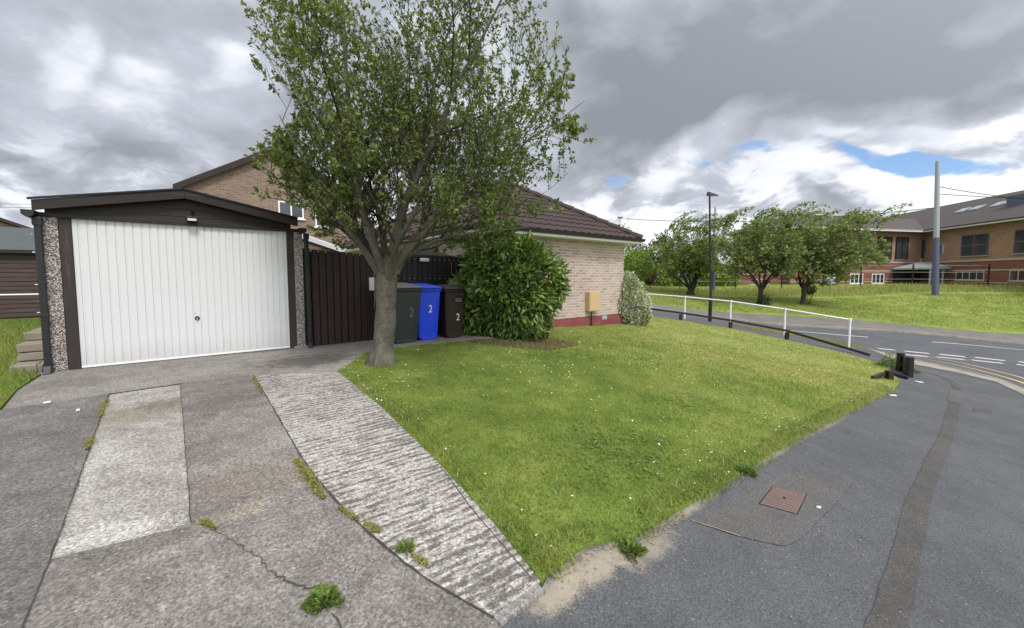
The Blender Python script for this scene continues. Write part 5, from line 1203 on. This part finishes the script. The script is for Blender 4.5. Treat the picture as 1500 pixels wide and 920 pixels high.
# entrance canopy in the corner
ca, cb = xl_of(1362), xl_of(1308)
c0, c1 = min(ca, cb), max(ca, cb)
cn = opart(MB().box(c0, c1, -4., -.3, 2.15, 2.3), 'canopy', MT['pvc'], ML)
rfm = MB(); q = [(c0 - .2, -4.2, 2.3), (c1 + .2, -4.2, 2.3), (c1 + .2, -.1, 2.3), (c0 - .2, -.1, 2.3)]; a_, b_ = (c0 + 1.3, -2, 3.0), (c1 - 1.3, -2, 3.0)
rfm.face(q[0], q[1], b_, a_).face(q[1], q[2], b_).face(q[2], q[3], a_, b_).face(q[3], q[0], a_); rfm.build('canopy_roof', MT['polegrey'], cn)
for x in np.linspace(c0 + .1, c1 - .1, 4): MB().box(x - .07, x + .07, -4., -3.86, 0, 2.15).build('canopy_post', MT['polegrey'], cn)
opart(MB().box(c0 + .2, c1 - .2, -.05, -.01, .1, 2.1), 'entrance_glazing', MT['glass'], ML)
# wire fence in front of the office
fp = [(17, 41.5), (22.5, 41.3), (27.5, 41.8), (32, 42.2), (36.2, 42.6), (41, 42.0), (47, 40.5)]
wfn = thing('wire_fence', 'thin post and wire fence in front of the red brick office', 'fence', (*fp[0], gzf(*fp[0]))); o3 = np.array([*fp[0], gzf(*fp[0])]); tps = []
for p in fp:
    b = np.array([*p, gzf(*p)]) - o3; MB().box(b[0] - .05, b[0] + .05, b[1] - .05, b[1] + .05, b[2], b[2] + 2.3).build('post', MT['brownpl'], wfn); tps.append(b)
wm = MB()
for a, b in zip(tps[:-1], tps[1:]):
    for h in (.8, 1.5, 2.2): wm.tube([a + [0, 0, h], b + [0, 0, h]], .012, 4)
wm.build('wires', MT['steel'], wfn)
# steel handrail by the left end of the office
hp = [aty(1098, 420, 40), aty(1112, 420, 40), aty(1126, 421, 40)]; hr = thing('steel_handrail', 'small galvanised handrail against the red brick wall behind the left trees', 'railing', (hp[0][0], hp[0][1], gzf(hp[0][0], hp[0][1])))
o4 = np.array([hp[0][0], hp[0][1], gzf(hp[0][0], hp[0][1])]); pt = []
for p in hp:
    b = np.array([p[0], p[1], gzf(p[0], p[1])]) - o4; MB().tube([b, b + [0, 0, 1.1]], .03, 6).build('post', MT['steel'], hr); pt.append(b)
for h in (.6, 1.1): MB().tube([p + [0, 0, h] for p in pt], .03, 6).build('rail', MT['steel'], hr)

# ------------------------------------------------------------------ trees and hedges beyond the road
def midtree(seed, base, ec_px, hw_px, hh_px, Y, label, leaf, r0=.175, wind=(.7, 0, 0), limbs=12, fork=420, name='street_tree', group='wind blown trees on the grass bank', ln=.25, wd=.11, k=(6, 5, 4), wisps=16):
    bz_ = gzf(*base); c = aty(*ec_px, Y); er = (hw_px / 600 * Y, hw_px / 600 * Y * .8, hh_px / 600 * Y); fk = aty(750 + (base[0] / base[1]) * 600, fork, base[1])
    t_ = Tree(seed, (*base, bz_), (base[0] + .05, base[1], fk[2]), r0, c, er, limbs, *k, -.35, .8, lambda p: p[2] < gzf(p[0], p[1]) + 1.5, wind, 7, 1.9)
    rg_ = t_.rng; c = np.array(c); er = np.array(er)
    for i in range(wisps):
        a = rg_.uniform(-.9, 1.1); p = c + er * np.array([a * .8, rg_.uniform(-.6, .6), .62 + .3 * rg_.random()]); Lw = rg_.uniform(1.2, 2.3)
        q = p + np.array([.25, 0, .9]) * Lw * .6; e = p + np.array([1.0, rg_.uniform(-.2, .2), .62]) * Lw
        pts = t_.bez(p, q, e, 9, .05); t_.twigs.tube(pts, np.linspace(.035, .008, 9), 4, cap=False)
        for j in range(60):
            x = rg_.random() ** .7 * 7.9; k_ = int(x); f_ = x - k_; t_.lp.append(pts[k_] * (1 - f_) + pts[k_ + 1] * f_ + rg_.normal(0, .09, 3)); t_.ld.append(np.array([.8, 0, -.1]) + rg_.normal(0, .5, 3))
    return t_.make(name, label, 'tree', (*base, bz_), leaf, ln, wd, group, MT['twig'])
midtree(21, G(1113, 445), (1102, 370), 68, 50, 31, 'middle of the three wind blown trees on the bank, wispy top', MT['leaf2'])
midtree(22, G(1176, 446), (1214, 372), 70, 50, 31, 'rightmost and widest wind blown tree on the bank, leaning over to the right', MT['leaf2'], wind=(1., 0, -.1))
midtree(23, G(1011, 432), (1003, 368), 48, 38, 36, 'leftmost small wind blown tree on the bank, just left of the street lamp', MT['leaf2'], .26)
def tufts(lobes): return [((aty(x, y, Y)), (hw / 600 * Y, hw / 600 * Y * .8, hh / 600 * Y)) for x, y, hw, hh, Y in lobes]
shrub('hedge', 'long bright green clipped hedge on the slope behind the leftmost bank tree', 'hedge', tufts([(970, 405, 26, 18, 46), (1005, 404, 30, 19, 46), (1040, 408, 26, 14, 46), (1062, 412, 18, 9, 46)]), MT['hedge'], 9000, .3, .16, .25, seed=31)
shrub('round_bush', 'bright rounded green bush beside the variegated bush beyond the bungalow corner', 'bush', tufts([(935, 388, 20, 22, 40), (925, 400, 18, 16, 40)]), MT['hedge'], 3500, .24, .13, .3, seed=32)
shrub('copper_bush', 'reddish brown bush between the round bush and the long hedge', 'bush', tufts([(952, 404, 9, 12, 42)]), MT['redleaf'], 1200, .2, .1, .3, seed=33)
shrub('distant_tree', 'hazy dark green tree far behind the long hedge', 'tree', tufts([(968, 375, 22, 26, 70), (985, 385, 20, 18, 70), (950, 388, 16, 14, 70)]), MT['darkleaf'], 3500, .5, .28, .5, lump=.2, seed=34)
shrub('dark_conifer', 'dark pointed tree top just right of the bungalow roof', 'tree', tufts([(934, 372, 12, 16, 64), (936, 385, 16, 14, 64)]), MT['darkleaf'], 1800, .4, .16, .4, lump=.2, seed=35)
shrub('roof_side_tree', 'sparse pale green tree top rising behind the bungalow hip', 'tree', tufts([(906, 338, 16, 9, 45), (912, 352, 18, 16, 45), (912, 380, 22, 22, 45)]), MT['hedge'], 1500, .32, .14, .8, lump=.25, seed=36)
for i, (x, y, lab) in enumerate(((1120, 446, 'small dark sucker shrub at the foot of the middle bank tree'), (1186, 426, 'small dark leafy tuft low on the rightmost bank tree'))):
    g_ = G(x, 446); zq = gzf(*g_); c = aty(x, y - 3, g_[1] - .1)
    shrub('sucker_shrub', lab, 'bush', [((c[0], c[1], max(c[2], zq + .25)), (.42, .4, .4))], MT['darkleaf'], 500, .14, .07, .6, seed=40 + i)

# ------------------------------------------------------------------ weeds, covers, litter
def weed(label, x, y, r, h, n, mat, ln=.035, wd=.014, stretch=(1, 1), rot=0, cat='weed', name='weed_clump', seed=0):
    rg_ = np.random.default_rng(100 + seed + int(x)); g_ = np.array(G(x, y)); z = gzf(*g_); root = thing(name, label, cat, (*g_, z + .004))
    a = rg_.random(n) * 6.283; rad = np.sqrt(rg_.random(n)) * (1 + .22 * np.sin(a * 3 + x) + .18 * np.sin(a * 5 + y)); q = np.c_[np.cos(a) * rad * r * stretch[0], np.sin(a) * rad * r * stretch[1]]
    c, s_ = math.cos(rot), math.sin(rot); q = q @ np.array([[c, s_], [-s_, c]])
    zz_ = h * np.maximum(.06, 1 - rad ** 2) * rg_.random(n) + gz(q[:, 0] + g_[0], q[:, 1] + g_[1]) - z; D = np.c_[np.cos(a) * .8, np.sin(a) * .8, .5 + rg_.random(n)] + rg_.normal(0, .4, (n, 3))
    leaf_mesh('leaves', np.c_[q, zz_], D, ln, wd, mat, root, rng=rg_)
    mb = MB()
    for k in range(max(4, n // 40)):
        j = rg_.integers(n); mb.tube([(0, 0, -.01), (q[j, 0], q[j, 1], zz_[j])], .0022, 4)
    mb.build('stems', MT['twig'], root); return root
weed('large round green weed growing in the main driveway crack', 473, 882, .066, .026, 620, MT['weed'], .026, .012)
weed('small green weed in the joint by the ridged concrete strip', 595, 806, .035, .022, 160, MT['weed'], .028, .010)
def moss(label, a, b, wd_, n, seed=0):
    rg_ = np.random.default_rng(seed); A, B = np.array(G(*a)), np.array(G(*b)); m_ = (A + B) / 2; z = gzf(*m_); root = thing('moss_patch', label, 'moss', (*m_, z + .004))
    u = rg_.random(n); nn_ = np.array([-(B - A)[1], (B - A)[0]]); nn_ /= np.linalg.norm(nn_); env = np.sin(u * math.pi) ** .6 * (.65 + .5 * np.abs(np.sin(u * 9 + seed)))
    q = A + (B - A) * u[:, None] + nn_ * (rg_.normal(0, .5, n) * wd_ * env)[:, None]
    P = np.c_[q - m_, gz(q[:, 0], q[:, 1]) - z + .001 + .008 * rg_.random(n)]; a_ = rg_.random(n) * 6.283
    leaf_mesh('leaves', P, np.c_[np.cos(a_), np.sin(a_), .3 + .5 * rg_.random(n)], .016, .006, MT['moss'], root, rng=rg_)
    mb = MB(); lo = [(x - m_[0], y - m_[1], gzf(x, y) - z - .004) for x, y in (A + nn_ * .004, B + nn_ * .004, B - nn_ * .004, A - nn_ * .004)]; mb.hexa(lo, [(x, y, h + .005) for x, y, h in lo]); mb.build('soil', MT['crack'], root)
moss('long yellow moss patch in the driveway joint nearest the garage', (433, 674), (474, 732), .05, 1500, 1)
moss('yellowish moss tuft in the joint left of the small green weed', (535, 768), (556, 782), .03, 260, 2)
moss('middle moss tuft below the long moss patch', (496, 745), (526, 764), .025, 260, 3)
moss('lowest moss tuft just right of the small green weed', (604, 814), (625, 830), .028, 240, 4)
moss('small dark moss clump at the start of the driveway crack', (294, 765), (316, 776), .025, 240, 5)
moss('thin green moss in the joint at the top of the pale strip', (158, 585), (146, 612), .03, 420, 6)
moss('second thin green moss lower in the joint left of the pale strip', (135, 642), (126, 660), .03, 300, 8)
moss('thin green moss in the joint beside the apron at the ridged strip', (371, 553), (383, 576), .03, 380, 7)
weed('leafy green weed at the pavement edge of the bare soil', 925, 808, .06, .03, 240, MT['weed'], .04, .016)
weed('yellow flowered tall weed beside the black corner posts', 1312, 540, .35, .42, 900, MT['weed'], .07, .02)
weed('dandelion like weed in the lawn edge beside the manhole patch', 1092, 693, .06, .03, 160, MT['weed'], .05, .018)
bm_ = G(760, 506); sheet('leaf_litter', [(bm_[0] + 1.15 * math.cos(a) + .15 * math.sin(3 * a), bm_[1] + .45 + .8 * math.sin(a)) for a in np.linspace(0, 6.2, 18)], MT['mulch'], .018, .2)
for x, y, s_, lab in ((786, 496, .05, 'pale dead leaf on the grass just in front of the laurel'), (848, 505, .055, 'white dead leaf on the lawn below the meter box'), (612, 517, .05, 'pale leaf lying on the grass below the blue bin')):
    g_ = np.array(G(x, y)); z = gzf(*g_) + .05; root = thing('fallen_leaf', lab, 'leaf', (*g_, z), random.Random(int(x)).random() * 6)
    MB().face((-s_, 0, 0), (0, -s_ * .5, .012), (s_, 0, .004), (0, s_ * .5, .014)).face((s_, 0, .004), (s_ * 1.5, 0, .002), (s_ * 1.5, .004, .002)).build('blade', MT['litter'], root)
for x, y, s_, lab in ((1346, 560, .07, 'white litter scrap on the pavement below the corner posts'), (1308, 580, .06, 'pale litter scrap at the lawn corner edge of the pavement'), (69, 591, .028, 'white paper scrap on the dark driveway strip left'), (115, 602, .024, 'second white paper scrap on the dark driveway strip, nearer the camera'), (1199, 745, .014, 'tiny white scrap beside the rusty manhole cover')):
    g_ = np.array(G(x, y)); z = gzf(*g_) + .006; root = thing('litter_scrap', lab, 'litter', (*g_, z), random.Random(int(x)).random() * 6)
    MB().hexa([(-s_, -s_ * .5, 0), (s_ * .8, -s_ * .6, 0), (s_, s_ * .5, 0), (-s_ * .7, s_ * .6, 0)], [(-s_, -s_ * .5, .012), (s_ * .8, -s_ * .6, .006), (s_, s_ * .5, .016), (-s_ * .7, s_ * .6, .008)]).build('scrap', MT['litter'], root)
def cover(label, quad, mat, frame=True):
    q = [np.array(G(*p)) for p in quad]; c = np.mean(q, axis=0); z = gzf(*c); root = thing('manhole_cover', label, 'manhole cover', (*c, z))
    H = lambda p, o_: (p[0] - c[0], p[1] - c[1], gzf(*p) - z + o_)
    fr = [c + (p - c) * 1.07 for p in q]
    if frame: MB().hexa([H(p, -.05) for p in fr], [H(p, .0035) for p in fr]).build('frame', MT['blackpaint'], root, .004)
    MB().hexa([H(p, -.04) for p in q], [H(p, .008) for p in q]).build('plate', mat, root, .006)
    rib = MB(); n = 9
    for k in range(n):
        f0, f1 = (k + .25) / n, (k + .75) / n
        a, b = q[0] + (q[1] - q[0]) * f0, q[3] + (q[2] - q[3]) * f0; a2, b2 = q[0] + (q[1] - q[0]) * f1, q[3] + (q[2] - q[3]) * f1
        sh_ = lambda p: c + (p - c) * .93
        rib.hexa([H(sh_(p), .007) for p in (a, a2, b2, b)], [H(sh_(p), .0125) for p in (a, a2, b2, b)])
    rib.build('ribs', mat, root, .002)
    m_ = MB()
    for p in (c,): h_ = H(p, .0125); m_.tube([h_, (h_[0], h_[1], h_[2] + .002)], .012, 8)
    m_.build('key_holes', MT['blackpaint'], root)
cover('square reddish rusty manhole cover in the pavement', [(1113, 738), (1132, 714), (1181, 724), (1167, 753)], MT['rust'])
cover('small flat brown cover set in the far pavement near the kerb', [(1424, 603), (1427, 598), (1455, 601), (1453, 606)], MT['patch2'], False)
